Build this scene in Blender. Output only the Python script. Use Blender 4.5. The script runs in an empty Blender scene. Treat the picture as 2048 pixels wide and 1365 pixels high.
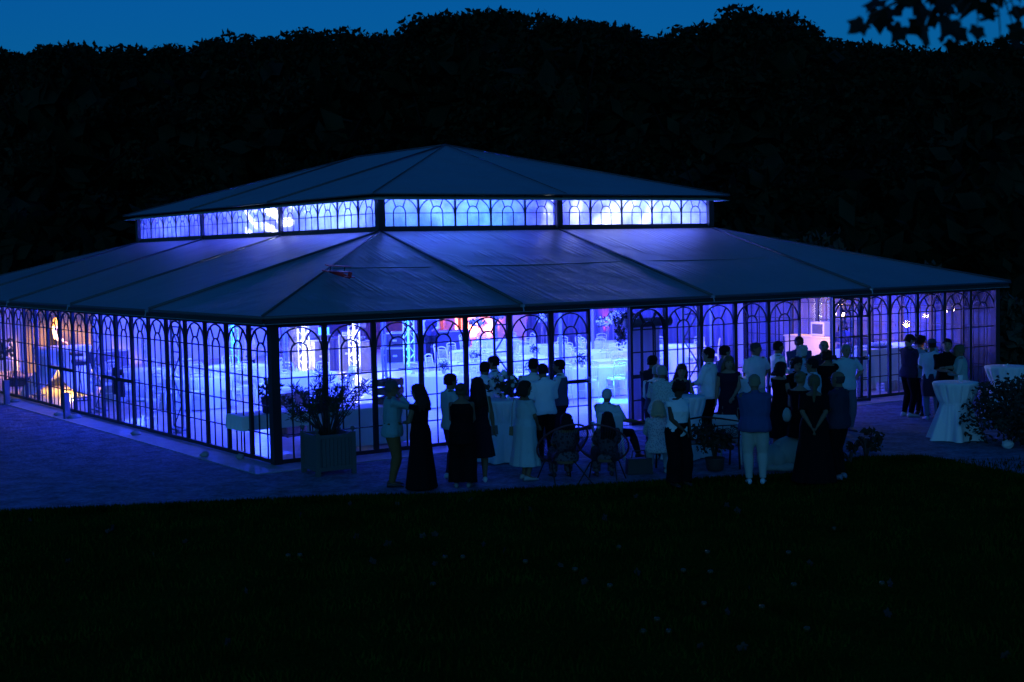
import bpy, bmesh, math, random
import numpy as np
from mathutils import Vector, Matrix, noise, Quaternion
R_ = math.radians
C = bpy.context.scene.collection
SC = bpy.context.scene

# ------------------------------------------------------------------ camera
CAM = Vector((-10.6918, -22.9584, 3.6745)); YAW, PIT, ROL, FPX = 0.9690, -0.0635, -0.0209, 2858.3
Fv = Vector((math.cos(PIT)*math.cos(YAW), math.cos(PIT)*math.sin(YAW), math.sin(PIT)))
Rv = Fv.cross(Vector((0, 0, 1))).normalized(); Uv = Rv.cross(Fv)
R2 = Rv*math.cos(ROL) + Uv*math.sin(ROL); U2 = -Rv*math.sin(ROL) + Uv*math.cos(ROL)
cam = bpy.data.objects.new("camera", bpy.data.cameras.new("camera")); C.objects.link(cam)
m3 = Matrix((R2, U2, -Fv)).transposed().to_4x4(); m3.translation = CAM
cam.matrix_world = m3
cam.data.sensor_width = 36; cam.data.lens = 36*FPX/2048; cam.data.clip_start = .1; cam.data.clip_end = 2000
cam.data.dof.use_dof = True; cam.data.dof.focus_distance = 27; cam.data.dof.aperture_fstop = 2.4
SC.camera = cam

def at(px, py, z=0.0):
    """world point seen at a photograph pixel, at height z (used to lay things out on the ground)"""
    d = Fv + R2*((px-1024)/FPX) - U2*((py-682.5)/FPX)
    t = (z-CAM.z)/d.z
    return CAM + d*t

# ------------------------------------------------------------------ sky, exposure
w = bpy.data.worlds.new("World"); SC.world = w; w.use_nodes = True
nt = w.node_tree; nt.nodes.clear()
out = nt.nodes.new('ShaderNodeOutputWorld'); bg = nt.nodes.new('ShaderNodeBackground')
sky = nt.nodes.new('ShaderNodeTexSky'); sky.sky_type = 'NISHITA'; sky.sun_disc = False
sky.sun_elevation = R_(3.0); sky.sun_rotation = R_(215); sky.air_density = 1.0; sky.dust_density = .3; sky.ozone_density = 6
tint = nt.nodes.new('ShaderNodeMix'); tint.data_type = 'RGBA'; tint.blend_type = 'MULTIPLY'; tint.inputs[0].default_value = 1
SKY_TINT = (0.12, 0.80, 1.04, 1)
tint.inputs[7].default_value = SKY_TINT
nt.links.new(sky.outputs[0], tint.inputs[6]); nt.links.new(tint.outputs[2], bg.inputs[0])
bg.inputs[1].default_value = 0.15
nt.links.new(bg.outputs[0], out.inputs[0])
sl_ = bpy.data.lights.new('dusk_fill', 'SUN'); sl_.energy = .34; sl_.angle = R_(40); sl_.color = (.12, .46, 1)      # added fill low behind the camera, tinted like afterglow, brightens the people
so_ = bpy.data.objects.new('dusk_fill', sl_); C.objects.link(so_); az_ = R_(225); el_ = R_(9)
so_.rotation_euler = Vector((-math.cos(az_)*math.cos(el_), -math.sin(az_)*math.cos(el_), -math.sin(el_))).to_track_quat('-Z', 'Y').to_euler()
SC.view_settings.view_transform = 'Standard'; SC.view_settings.look = 'None'
SC.view_settings.exposure = 0; SC.view_settings.gamma = 1
SC.render.engine = 'CYCLES'
cy = SC.cycles
cy.use_denoising = True; cy.max_bounces = 8; cy.diffuse_bounces = 4; cy.glossy_bounces = 3
cy.transmission_bounces = 6; cy.transparent_max_bounces = 32; cy.sample_clamp_indirect = 6; cy.use_light_tree = True
cy.caustics_reflective = False; cy.caustics_refractive = False

# ------------------------------------------------------------------ materials
MATS = {}
def mat(name, col, rough=.7, metal=0, spec=.5, noise_amt=0, noise_scale=6, bump=0, bump_scale=40, emit=None, estr=0, stretch=None, sheen=0):
    if name in MATS: return MATS[name]
    m = bpy.data.materials.new(name); m.use_nodes = True
    n = m.node_tree.nodes; l = m.node_tree.links; b = n['Principled BSDF']
    b.inputs['Base Color'].default_value = (*col, 1); b.inputs['Roughness'].default_value = rough
    b.inputs['Metallic'].default_value = metal; b.inputs['Specular IOR Level'].default_value = spec
    if sheen: b.inputs['Sheen Weight'].default_value = sheen
    tc = n.new('ShaderNodeTexCoord'); mp = n.new('ShaderNodeMapping'); l.new(tc.outputs['Object'], mp.inputs[0])
    if stretch: mp.inputs['Scale'].default_value = stretch
    if noise_amt:
        t = n.new('ShaderNodeTexNoise'); t.inputs['Scale'].default_value = noise_scale; t.inputs['Detail'].default_value = 5
        l.new(mp.outputs[0], t.inputs['Vector'])
        r = n.new('ShaderNodeValToRGB'); r.color_ramp.elements[0].position = .3; r.color_ramp.elements[1].position = .7
        r.color_ramp.elements[0].color = (*[c*(1-noise_amt) for c in col], 1)
        r.color_ramp.elements[1].color = (*[min(1, c*(1+noise_amt)) for c in col], 1)
        l.new(t.outputs['Fac'], r.inputs[0]); l.new(r.outputs[0], b.inputs['Base Color'])
    if bump:
        t = n.new('ShaderNodeTexNoise'); t.inputs['Scale'].default_value = bump_scale; t.inputs['Detail'].default_value = 4
        l.new(mp.outputs[0], t.inputs['Vector'])
        bp = n.new('ShaderNodeBump'); bp.inputs['Strength'].default_value = bump; bp.inputs['Distance'].default_value = .02
        l.new(t.outputs['Fac'], bp.inputs['Height']); l.new(bp.outputs[0], b.inputs['Normal'])
    if emit: b.inputs['Emission Color'].default_value = (*emit, 1); b.inputs['Emission Strength'].default_value = estr
    MATS[name] = m; return m

def floral(name, c0, c1, scale=22):
    if name in MATS: return MATS[name]
    m = mat(name, c0, .8); n = m.node_tree.nodes; l = m.node_tree.links; b = n['Principled BSDF']
    tc = n.new('ShaderNodeTexCoord'); v = n.new('ShaderNodeTexVoronoi'); v.inputs['Scale'].default_value = scale
    r = n.new('ShaderNodeValToRGB'); r.color_ramp.interpolation = 'CONSTANT'
    r.color_ramp.elements[0].color = (*c0, 1); r.color_ramp.elements[1].color = (*c1, 1); r.color_ramp.elements[1].position = .42
    l.new(tc.outputs['Object'], v.inputs['Vector']); l.new(v.outputs['Distance'], r.inputs[0]); l.new(r.outputs[0], b.inputs['Base Color'])
    return m

def glass_mat():
    m = bpy.data.materials.new('clear_glass'); m.use_nodes = True; n = m.node_tree.nodes; l = m.node_tree.links; n.clear()
    o = n.new('ShaderNodeOutputMaterial'); mx = n.new('ShaderNodeMixShader'); tr = n.new('ShaderNodeBsdfTransparent')
    gl = n.new('ShaderNodeBsdfGlossy'); gl.inputs['Roughness'].default_value = .02
    lf = n.new('ShaderNodeLayerWeight'); lf.inputs[0].default_value = .5
    pw = n.new('ShaderNodeMath'); pw.operation = 'POWER'; pw.inputs[1].default_value = 5; l.new(lf.outputs['Facing'], pw.inputs[0])
    lw = n.new('ShaderNodeMath'); lw.operation = 'MULTIPLY_ADD'; lw.inputs[1].default_value = .85; lw.inputs[2].default_value = .03; l.new(pw.outputs[0], lw.inputs[0])
    tr.inputs[0].default_value = (.93, .95, .96, 1); gl.inputs[0].default_value = (.8, .8, .8, 1)
    l.new(lw.outputs[0], mx.inputs[0]); l.new(tr.outputs[0], mx.inputs[1]); l.new(gl.outputs[0], mx.inputs[2]); l.new(mx.outputs[0], o.inputs[0])
    return m
def film_mat():
    """hazy crinkled plastic film of the clerestory windows"""
    m = bpy.data.materials.new('hazy_film'); m.use_nodes = True; n = m.node_tree.nodes; l = m.node_tree.links; n.clear()
    o = n.new('ShaderNodeOutputMaterial'); tr = n.new('ShaderNodeBsdfTransparent'); tr.inputs[0].default_value = (.9, .92, .95, 1)
    ts = n.new('ShaderNodeBsdfTranslucent'); ts.inputs[0].default_value = (.85, .87, .9, 1)
    gl = n.new('ShaderNodeBsdfGlossy'); gl.inputs['Roughness'].default_value = .12
    tc = n.new('ShaderNodeTexCoord'); no = n.new('ShaderNodeTexNoise'); no.inputs['Scale'].default_value = 2.2; no.inputs['Detail'].default_value = 5
    oi = n.new('ShaderNodeNewGeometry'); l.new(oi.outputs['Position'], no.inputs['Vector'])
    bp = n.new('ShaderNodeBump'); bp.inputs['Strength'].default_value = .6; bp.inputs['Distance'].default_value = .15; l.new(no.outputs['Fac'], bp.inputs['Height'])
    for s in (ts, gl): l.new(bp.outputs[0], s.inputs['Normal'])
    rp = n.new('ShaderNodeMapRange'); rp.inputs[1].default_value = .35; rp.inputs[2].default_value = .7; rp.inputs[3].default_value = .28; rp.inputs[4].default_value = .6
    l.new(no.outputs['Fac'], rp.inputs[0])
    a = n.new('ShaderNodeMixShader'); l.new(rp.outputs[0], a.inputs[0]); l.new(tr.outputs[0], a.inputs[1]); l.new(ts.outputs[0], a.inputs[2])
    b = n.new('ShaderNodeMixShader'); b.inputs[0].default_value = .06; l.new(a.outputs[0], b.inputs[1]); l.new(gl.outputs[0], b.inputs[2])
    l.new(b.outputs[0], o.inputs[0]); return m
def translucent_mat(name, col, fac=.5, wave=0, axis_scale=30):
    m = bpy.data.materials.new(name); m.use_nodes = True; n = m.node_tree.nodes; l = m.node_tree.links; n.clear()
    o = n.new('ShaderNodeOutputMaterial'); d = n.new('ShaderNodeBsdfDiffuse'); t = n.new('ShaderNodeBsdfTranslucent')
    d.inputs[0].default_value = (*col, 1); t.inputs[0].default_value = (*col, 1)
    mx = n.new('ShaderNodeMixShader'); mx.inputs[0].default_value = fac; l.new(d.outputs[0], mx.inputs[1]); l.new(t.outputs[0], mx.inputs[2]); l.new(mx.outputs[0], o.inputs[0])
    return m

GLASS = glass_mat(); FILM = film_mat()
M_FRAME = mat('dark_metal_frame', (.025, .027, .032), .45, .3)
M_ALU = mat('aluminium', (.45, .46, .48), .4, .7)
M_TRUSS = mat('painted_truss', (.10, .11, .16), .5, .3)
M_WHITE = mat('white_paint', (.8, .8, .8), .5)
M_CLOTH = mat('white_tablecloth', (.82, .82, .82), .9, bump=.15, bump_scale=25)
M_WOOD = mat('wood_crate', (.16, .10, .06), .7, noise_amt=.4, noise_scale=12)
M_BLACK = mat('black_plastic', (.02, .02, .022), .45)
M_CASE = mat('flight_case_black', (.035, .035, .04), .5)
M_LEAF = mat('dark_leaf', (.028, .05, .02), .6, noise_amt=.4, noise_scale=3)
M_BARK = mat('bark', (.06, .05, .04), .9, noise_amt=.4, noise_scale=10)

# ------------------------------------------------------------------ mesh helpers
def tag(o, label=None, cat=None, group=None, kind=None):
    if label: o['label'] = label
    if cat: o['category'] = cat
    if group: o['group'] = group
    if kind: o['kind'] = kind
    return o
def empty(name, loc=(0, 0, 0), rz=0, label=None, cat=None, group=None):
    o = bpy.data.objects.new(name, None); C.objects.link(o); o.location = loc; o.rotation_euler = (0, 0, rz); o.empty_display_size = .2
    return tag(o, label, cat, group)
class MB:
    def __init__(s): s.v = []; s.f = []
    def add(s, vs, fs):
        b = len(s.v); s.v += [tuple(v) for v in vs]; s.f += [tuple(i+b for i in f) for f in fs]; return s
    def box(s, c, d, rz=0, ry=0, rx=0, taper=1):
        x, y, z = [a/2 for a in d]; M = Matrix.Rotation(rz, 3, 'Z') @ Matrix.Rotation(ry, 3, 'Y') @ Matrix.Rotation(rx, 3, 'X'); c = Vector(c)
        vs = [c + M @ Vector((sx*x*(taper if sz > 0 else 1), sy*y*(taper if sz > 0 else 1), sz*z)) for sz in (-1, 1) for sy in (-1, 1) for sx in (-1, 1)]
        return s.add(vs, [(0, 2, 3, 1), (4, 5, 7, 6), (0, 1, 5, 4), (2, 6, 7, 3), (0, 4, 6, 2), (1, 3, 7, 5)])
    def bar(s, p0, p1, w, d, up=(0, 0, 1)):
        p0, p1 = Vector(p0), Vector(p1); a = (p1-p0).normalized(); u = Vector(up)
        if abs(a.dot(u)) > .98: u = Vector((0, 1, 0))
        r = a.cross(u).normalized()*w/2; q = r.cross(a).normalized()*d/2
        vs = [p+i*r+j*q for p in (p0, p1) for i, j in ((-1, -1), (1, -1), (1, 1), (-1, 1))]
        return s.add(vs, [(3, 2, 1, 0), (4, 5, 6, 7), (0, 1, 5, 4), (1, 2, 6, 5), (2, 3, 7, 6), (3, 0, 4, 7)])
    def tube(s, pts, rs, n=8, cap=True):
        pts = [Vector(p) for p in pts]
        if not hasattr(rs, '__len__'): rs = [rs]*len(pts)
        rings = []; ref = None
        for i, p in enumerate(pts):
            a = (pts[min(i+1, len(pts)-1)]-pts[max(i-1, 0)]).normalized()
            if ref is None:
                ref = Vector((0, 0, 1)) if abs(a.z) < .9 else Vector((1, 0, 0))
            u = (ref - a*ref.dot(a)).normalized(); ref = u; v = a.cross(u)
            rings.append([p+(u*math.cos(t)+v*math.sin(t))*rs[i] for t in [2*math.pi*k/n for k in range(n)]])
        return s.rings(rings, cap)
    def rings(s, rings, cap=True, closed=True):
        n = len(rings[0]); vs = [v for r in rings for v in r]; fs = []
        for i in range(len(rings)-1):
            for k in range(n if closed else n-1):
                k2 = (k+1) % n; fs.append((i*n+k, i*n+k2, (i+1)*n+k2, (i+1)*n+k))
        if cap and closed: fs.append(tuple(range(n-1, -1, -1))); fs.append(tuple((len(rings)-1)*n+k for k in range(n)))
        return s.add(vs, fs)
    def lathe(s, prof, c=(0, 0, 0), n=24, fold=None, cap=True):
        rings = []
        for (r, z) in prof:
            ring = []
            for k in range(n):
                t = 2*math.pi*k/n; rr = r
                if fold: rr = r + fold(t, z)
                ring.append((c[0]+rr*math.cos(t), c[1]+rr*math.sin(t), c[2]+z))
            rings.append(ring)
        return s.rings(rings, cap)
    def ball(s, c, r, n=10, m=7, jit=0):
        if not hasattr(r, '__len__'): r = (r, r, r)
        rings = []
        for i in range(m):
            ph = -math.pi/2 + math.pi*(i+.5)/m
            rings.append([(c[0]+r[0]*math.cos(ph)*math.cos(2*math.pi*k/n)*(1+jit*random.uniform(-1, 1)), c[1]+r[1]*math.cos(ph)*math.sin(2*math.pi*k/n)*(1+jit*random.uniform(-1, 1)), c[2]+r[2]*math.sin(ph)*(1+jit*random.uniform(-1, 1))) for k in range(n)])
        return s.rings(rings)
    def mesh(s, name='m', smooth=False):
        me = bpy.data.meshes.new(name); me.from_pydata(s.v, [], s.f); me.update()
        if smooth: me.polygons.foreach_set('use_smooth', [True]*len(me.polygons))
        return me
    def build(s, name, m, parent=None, smooth=False, loc=None, rz=0):
        me = s.mesh(name, smooth)
        for q in (m if isinstance(m, (list, tuple)) else [m]): me.materials.append(q)
        o = bpy.data.objects.new(name, me); C.objects.link(o)
        if parent: o.parent = parent
        if loc is not None: o.location = loc
        if rz: o.rotation_euler = (0, 0, rz)
        return o
def copy_tree(o, parent=None, depth=0):
    c = o.copy(); C.objects.link(c); c.parent = parent
    for ch in [x for x in KIDS.get(o.name, [])]: copy_tree(ch, c)
    return c
KIDS = {}
def index_kids(root):
    for ch in root.children: KIDS.setdefault(root.name, []).append(ch); index_kids(ch)
def again(proto, loc, rz, label=None, group=None, sc=None):
    c = copy_tree(proto); c.location = loc; c.rotation_euler = (0, 0, rz)
    if label: c['label'] = label
    if group: c['group'] = group
    if sc: c.scale = (sc, sc, sc)
    return c
def light(kind, name, loc, energy, col, rad=.1, target=None, size=None, angle=None, blend=.5, parent=None):
    d = bpy.data.lights.new(name, kind); d.energy = energy; d.color = col
    if kind == 'AREA': d.shape = 'RECTANGLE'; d.size, d.size_y = size
    else: d.shadow_soft_size = rad
    if kind == 'SPOT': d.spot_size = R_(angle); d.spot_blend = blend
    o = bpy.data.objects.new(name, d); C.objects.link(o); o.location = loc
    if target is not None: o.rotation_euler = (Vector(target)-Vector(loc)).to_track_quat('-Z', 'Y').to_euler()
    if parent: o.parent = parent
    return o
# ================================================================== SETTING: ground
LX, PY, LY = 20.0, 1.016, 25.4
HG, CB, CT, RZ = 2.444, 4.239, 4.991, 6.548
IX0, IX1, IY0, IY1 = 5.07, 14.93, 5.08, 20.32
GZ = -.03
random.seed(4)
def sheet(name, poly, z, m, kind='structure'):
    bm = bmesh.new(); vs = [bm.verts.new((x, y, z)) for x, y in poly]; bm.faces.new(vs); bmesh.ops.triangulate(bm, faces=bm.faces)
    bm.normal_update(); bm.faces.ensure_lookup_table()
    if bm.faces[0].normal.z < 0: bmesh.ops.reverse_faces(bm, faces=bm.faces[:])
    me = bpy.data.meshes.new(name); bm.to_mesh(me); bm.free(); me.materials.append(m)
    o = bpy.data.objects.new(name, me); C.objects.link(o); o['kind'] = kind; return o
def ground_mat(name, c0, c1, scale, bump, bscale, rough=.95):
    m = mat(name, c0, rough, spec=.15); n = m.node_tree.nodes; l = m.node_tree.links; b = n['Principled BSDF']
    g = n.new('ShaderNodeNewGeometry')
    t = n.new('ShaderNodeTexNoise'); t.inputs['Scale'].default_value = scale; t.inputs['Detail'].default_value = 8
    t2 = n.new('ShaderNodeTexNoise'); t2.inputs['Scale'].default_value = bscale; t2.inputs['Detail'].default_value = 6
    r = n.new('ShaderNodeValToRGB'); r.color_ramp.elements[0].color = (*c0, 1); r.color_ramp.elements[1].color = (*c1, 1)
    r.color_ramp.elements[0].position = .35; r.color_ramp.elements[1].position = .68
    l.new(g.outputs['Position'], t.inputs['Vector']); l.new(g.outputs['Position'], t2.inputs['Vector'])
    mm = n.new('ShaderNodeMath'); mm.operation = 'ADD'; l.new(t.outputs['Fac'], mm.inputs[0]); l.new(t2.outputs['Fac'], mm.inputs[1])
    m2 = n.new('ShaderNodeMath'); m2.operation = 'MULTIPLY'; m2.inputs[1].default_value = .5; l.new(mm.outputs[0], m2.inputs[0])
    l.new(m2.outputs[0], r.inputs[0]); l.new(r.outputs[0], b.inputs['Base Color'])
    bp = n.new('ShaderNodeBump'); bp.inputs['Strength'].default_value = 1; bp.inputs['Distance'].default_value = bump
    l.new(t2.outputs['Fac'], bp.inputs['Height']); l.new(bp.outputs[0], b.inputs['Normal'])
    return m
M_GRASS = ground_mat('lawn_grass', (.014, .03, .003), (.035, .07, .008), .8, .06, 30)
M_GRASS.node_tree.nodes['Principled BSDF'].inputs['Specular IOR Level'].default_value = 0
M_GRAVEL = ground_mat('gravel', (.07, .08, .11), (.27, .31, .42), 2.5, .03, 14)
M_PAVE = ground_mat('paving_concrete', (.28, .28, .29), (.5, .5, .5), 3, .004, 60, .6)
M_FLOOR = mat('wood_floor', (.42, .33, .27), .35)
n = M_FLOOR.node_tree.nodes; l = M_FLOOR.node_tree.links
br = n.new('ShaderNodeTexBrick'); br.inputs['Color1'].default_value = (.50, .40, .33, 1); br.inputs['Color2'].default_value = (.40, .32, .26, 1); br.inputs['Mortar'].default_value = (.15, .12, .1, 1)
br.inputs['Scale'].default_value = 1; br.inputs['Brick Width'].default_value = 1.6; br.inputs['Row Height'].default_value = .14; br.inputs['Mortar Size'].default_value = .006
g = n.new('ShaderNodeNewGeometry'); l.new(g.outputs['Position'], br.inputs['Vector']); l.new(br.outputs[0], n['Principled BSDF'].inputs['Base Color'])
sheet('ground', [(-500, -500), (500, -500), (500, 700), (-500, 700)], -.04, M_GRASS)
edge = [(-60, 17), (-40, 12.4), (-20, 5.9), (-12, 2.2), (-8, .1), (-5.14, -1.46), (-3.35, -2.37), (-.53, -3.75), (.6, -4.6), (1.65, -4.95), (3.2, -5.6), (4.53, -6.1), (5.6, -6.6), (6.64, -6.9), (8.0, -6.2), (8.9, -6.8), (8.6, -8.2), (8.4, -9.4), (9.4, -12), (14, -17), (40, -32)]
sheet('gravel_yard', edge + [(60, -32), (60, 50), (-60, 50)], GZ, M_GRAVEL)
MB().box((LX/2, LY/2, -.06), (LX+1.4, LY+1.4, .09)).build('pavement', M_PAVE)['kind'] = 'structure'
MB().box((LX/2, LY/2, -.035), (LX-.16, LY-.16, .07)).build('floor', M_FLOOR)['kind'] = 'structure'

# ================================================================== THE PAVILION
pav = empty('glass_pavilion', (0, 0, 0), 0, 'large glazed marquee with arched window bars, two-tier grey fabric roof and blue light inside', 'pavilion')
def arc_pts(cx, cz, rx, rz, a0=0, a1=180, n=14): return [(cx+rx*math.cos(R_(a0+(a1-a0)*k/n)), 0, cz+rz*math.sin(R_(a0+(a1-a0)*k/n))) for k in range(n+1)]
def strip(mb, pts, w, d=.03):
    for a, b in zip(pts[:-1], pts[1:]): mb.bar(a, b, d, w, up=(Vector(b)-Vector(a)).cross(Vector((0, 1, 0))))
def panel_frame(W=1.0, H=HG, door=False, gap=0.0):
    mb = MB(); s = .045 if not door else .06
    for x in (s/2+gap, W-s/2-gap): mb.box((x, 0, H/2), (s, .06, H))
    iw = W-2*s-2*gap
    mb.box((W/2, 0, H-.02), (iw, .058, .04)); mb.box((W/2, 0, .035), (iw, .058, .07))
    bars = [.50, 1.0, 1.5, 1.97]
    for z in bars:
        big = door and z == 1.0
        mb.box((W/2, 0, z), (iw, .056 if big else .024, .075 if big else .022))
    hw = iw/2; top = H-.045-1.97
    strip(mb, arc_pts(W/2, 1.97, hw-.010, top-.010), .026, .028)
    strip(mb, arc_pts(W/2, 1.97, .165, .15), .026, .026)
    for sx in (-1, 1):
        mb.box((W/2+sx*.165, 0, 1.02), (.022, .022, 1.9))
        a = R_(90-sx*32); mb.bar((W/2+.16*math.cos(a)*1.02, 0, 1.97+.15*math.sin(a)), (W/2+(hw-.01)*math.cos(a), 0, 1.97+(top-.01)*math.sin(a)), .024, .024, up=(0, 1, 0))
    return mb
def cler_frame(W=1.0, H=CT-CB):
    mb = MB(); s = .022
    for x in (s/2, W-s/2): mb.box((x, 0, H/2), (s, .05, H))
    mb.box((W/2, 0, H-.01), (W-2*s, .05, .02)); mb.box((W/2, 0, .012), (W-2*s, .05, .024)); mb.box((W/2, 0, .32), (W-2*s, .03, .016))
    hw = W/2-s
    for sx in (-1, 1):   # pointed arch of two arcs
        strip(mb, [(W/2+sx*(hw-(1-math.cos(t*1.0))*hw/(1-math.cos(1.0))*.98), 0, .32+(H-.35)*math.sin(t)/math.sin(1.0)) for t in [k/10 for k in range(11)]], .022, .024)
    strip(mb, arc_pts(W/2, .32, .16, .16, n=10), .021, .022)
    for sx in (-1, 1):
        mb.box((W/2+sx*.16, 0, .17), (.02, .02, .3)); mb.bar((W/2+sx*.09, 0, .45), (W/2+sx*.2, 0, H-.04), .02, .02, up=(0, 1, 0))
    return mb
def mk(mb, m):
    me = mb.mesh(); me.materials.append(m); return me
ME_P, ME_D, ME_C = mk(panel_frame(), M_FRAME), mk(panel_frame(door=True, gap=.01), M_FRAME), mk(cler_frame(), M_FRAME)
def pane_mesh(W, H, m, y=0): return mk(MB().add([(.02, y, .02), (W-.02, y, .02), (W-.02, y, H-.02), (.02, y, H-.02)], [(0, 1, 2, 3)]), m)
ME_G, ME_F = pane_mesh(1, HG, GLASS), pane_mesh(1, CT-CB, FILM)
M_FILMCLEAR = None
def put(me, name, loc, rz, sx, parent=pav):
    o = bpy.data.objects.new(name, me); C.objects.link(o); o.parent = parent; o.location = loc; o.rotation_euler = (0, 0, rz); o.scale = (sx, 1, 1); return o
def panel(loc, rz, sx, door=False):
    o = put(ME_D if door else ME_P, 'door' if door else 'window_panel', loc, rz, sx)
    g_ = bpy.data.objects.new('pane', ME_G); C.objects.link(g_); g_.parent = o
    if door:
        h = MB().box((.93, -.05, 1.02), (.02, .04, .12)).box((.88, -.075, 1.02), (.11, .018, .018)).build('handle', M_ALU, o)
    return o
def cpanel(loc, rz, sx):
    o = put(ME_C, 'clerestory_window', loc, rz, sx); g_ = bpy.data.objects.new('pane', ME_F); C.objects.link(g_); g_.parent = o
for i in range(20):
    if i == 7 or i == 13: continue                      # the two open doorways
    panel((i, 0, 0), 0, 1, door=i in (6,))
dl = panel((7.98, -.05, 0), R_(-3), 1, True)            # leaf folded back flat over the next panel
dl = panel((13.99, -.04, 0), R_(-18), 1, True)          # leaf standing open
for i in range(25): panel((0, i*PY, 0), R_(90), PY, door=i in (7, 8, 11, 12))
for i in range(9): panel((LX, i*PY, 0), R_(90), PY)
wp = MB().box((LX/2, LY+.03, HG/2), (LX, .06, HG)); wp.build('solid_wall', M_WHITE, pav)
wp = MB().box((LX+.03, (9*PY+LY)/2, HG/2), (.06, LY-9*PY, HG)); wp.build('solid_wall', M_WHITE, pav)
nx, ny = 10, 15; wx = (IX1-IX0)/nx; wy = (IY1-IY0)/ny
for i in range(nx):
    cpanel((IX0+i*wx, IY0, CB), 0, wx); cpanel((IX0+i*wx, IY1, CB), 0, wx)
for i in range(ny):
    cpanel((IX0, IY0+i*wy, CB), R_(90), wy); cpanel((IX1, IY0+i*wy, CB), R_(90), wy)
# corner posts, header beams, sills
for (x, y) in ((0, 0), (LX, 0), (0, LY), (LX, LY)):
    MB().box((x, y, (HG+.1)/2), (.16, .16, HG+.1)).build('corner_post', M_FRAME, pav)
hb = MB()
hb.box((LX/2, 0, HG+.075), (LX+.3, .1, .15)); hb.box((LX/2, LY, HG+.075), (LX+.3, .1, .15))
hb.box((0, LY/2, HG+.072), (.1, LY-.1, .15)); hb.box((LX, LY/2, HG+.072), (.1, LY-.1, .15))
hb.build('header_beam', M_FRAME, pav)
for (x, y) in ((IX0, IY0), (IX1, IY0), (IX0, IY1), (IX1, IY1), (10, IY0), (IX0, IY0+5*wy), (IX0, IY0+10*wy)):
    s = .17 if (x, y) != (IX0, IY0+5*wy) and (x, y) != (IX0, IY0+10*wy) else .12
    MB().box((x-.02, y-.02, (CB+CT)/2), (s, s, CT-CB+.1)).build('clerestory_post', M_FRAME, pav)
sb = MB()
for (a, b) in (((IX0, IY0), (IX1, IY0)), ((IX0, IY1), (IX1, IY1))):
    sb.box(((a[0]+b[0])/2, a[1], CB-.05), (b[0]-a[0]+.1, .09, .1)); sb.box(((a[0]+b[0])/2, a[1], CT+.03), (b[0]-a[0]+.1, .09, .06))
for x in (IX0, IX1):
    sb.box((x, (IY0+IY1)/2, CB-.052), (.09, IY1-IY0-.1, .1)); sb.box((x, (IY0+IY1)/2, CT+.028), (.09, IY1-IY0-.1, .06))
sb.build('clerestory_sill', M_FRAME, pav)

# ---- fabric roofs
def roof_fabric():
    m = mat('roof_fabric', (.20, .21, .225), .42, spec=.35); n = m.node_tree.nodes; l = m.node_tree.links; b = n['Principled BSDF']
    uv = n.new('ShaderNodeUVMap'); mp = n.new('ShaderNodeMapping'); mp.inputs['Scale'].default_value = (9, .16, 1); l.new(uv.outputs[0], mp.inputs[0])
    t = n.new('ShaderNodeTexNoise'); t.inputs['Scale'].default_value = 1; t.inputs['Detail'].default_value = 2; t.inputs['Distortion'].default_value = .15; l.new(mp.outputs[0], t.inputs['Vector'])
    t2 = n.new('ShaderNodeTexNoise'); t2.inputs['Scale'].default_value = .9; l.new(uv.outputs[0], t2.inputs['Vector'])
    mr = n.new('ShaderNodeMapRange'); mr.inputs[1].default_value = .42; mr.inputs[2].default_value = .62; l.new(t2.outputs['Fac'], mr.inputs[0])
    mu = n.new('ShaderNodeMath'); mu.operation = 'MULTIPLY'; l.new(t.outputs['Fac'], mu.inputs[0]); l.new(mr.outputs[0], mu.inputs[1])
    bp = n.new('ShaderNodeBump'); bp.inputs['Strength'].default_value = .8; bp.inputs['Distance'].default_value = .04
    l.new(mu.outputs[0], bp.inputs['Height']); l.new(bp.outputs[0], b.inputs['Normal'])
    t3 = n.new('ShaderNodeTexNoise'); t3.inputs['Scale'].default_value = .7; t3.inputs['Detail'].default_value = 6; l.new(uv.outputs[0], t3.inputs['Vector'])
    r = n.new('ShaderNodeValToRGB'); r.color_ramp.elements[0].color = (.22, .185, .21, 1); r.color_ramp.elements[1].color = (.30, .25, .28, 1)
    l.new(t3.outputs['Fac'], r.inputs[0]); l.new(r.outputs[0], b.inputs['Base Color'])
    return m
M_ROOF = roof_fabric(); M_LIN = mat('white_ceiling_lining', (.75, .75, .75), .9)
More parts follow.
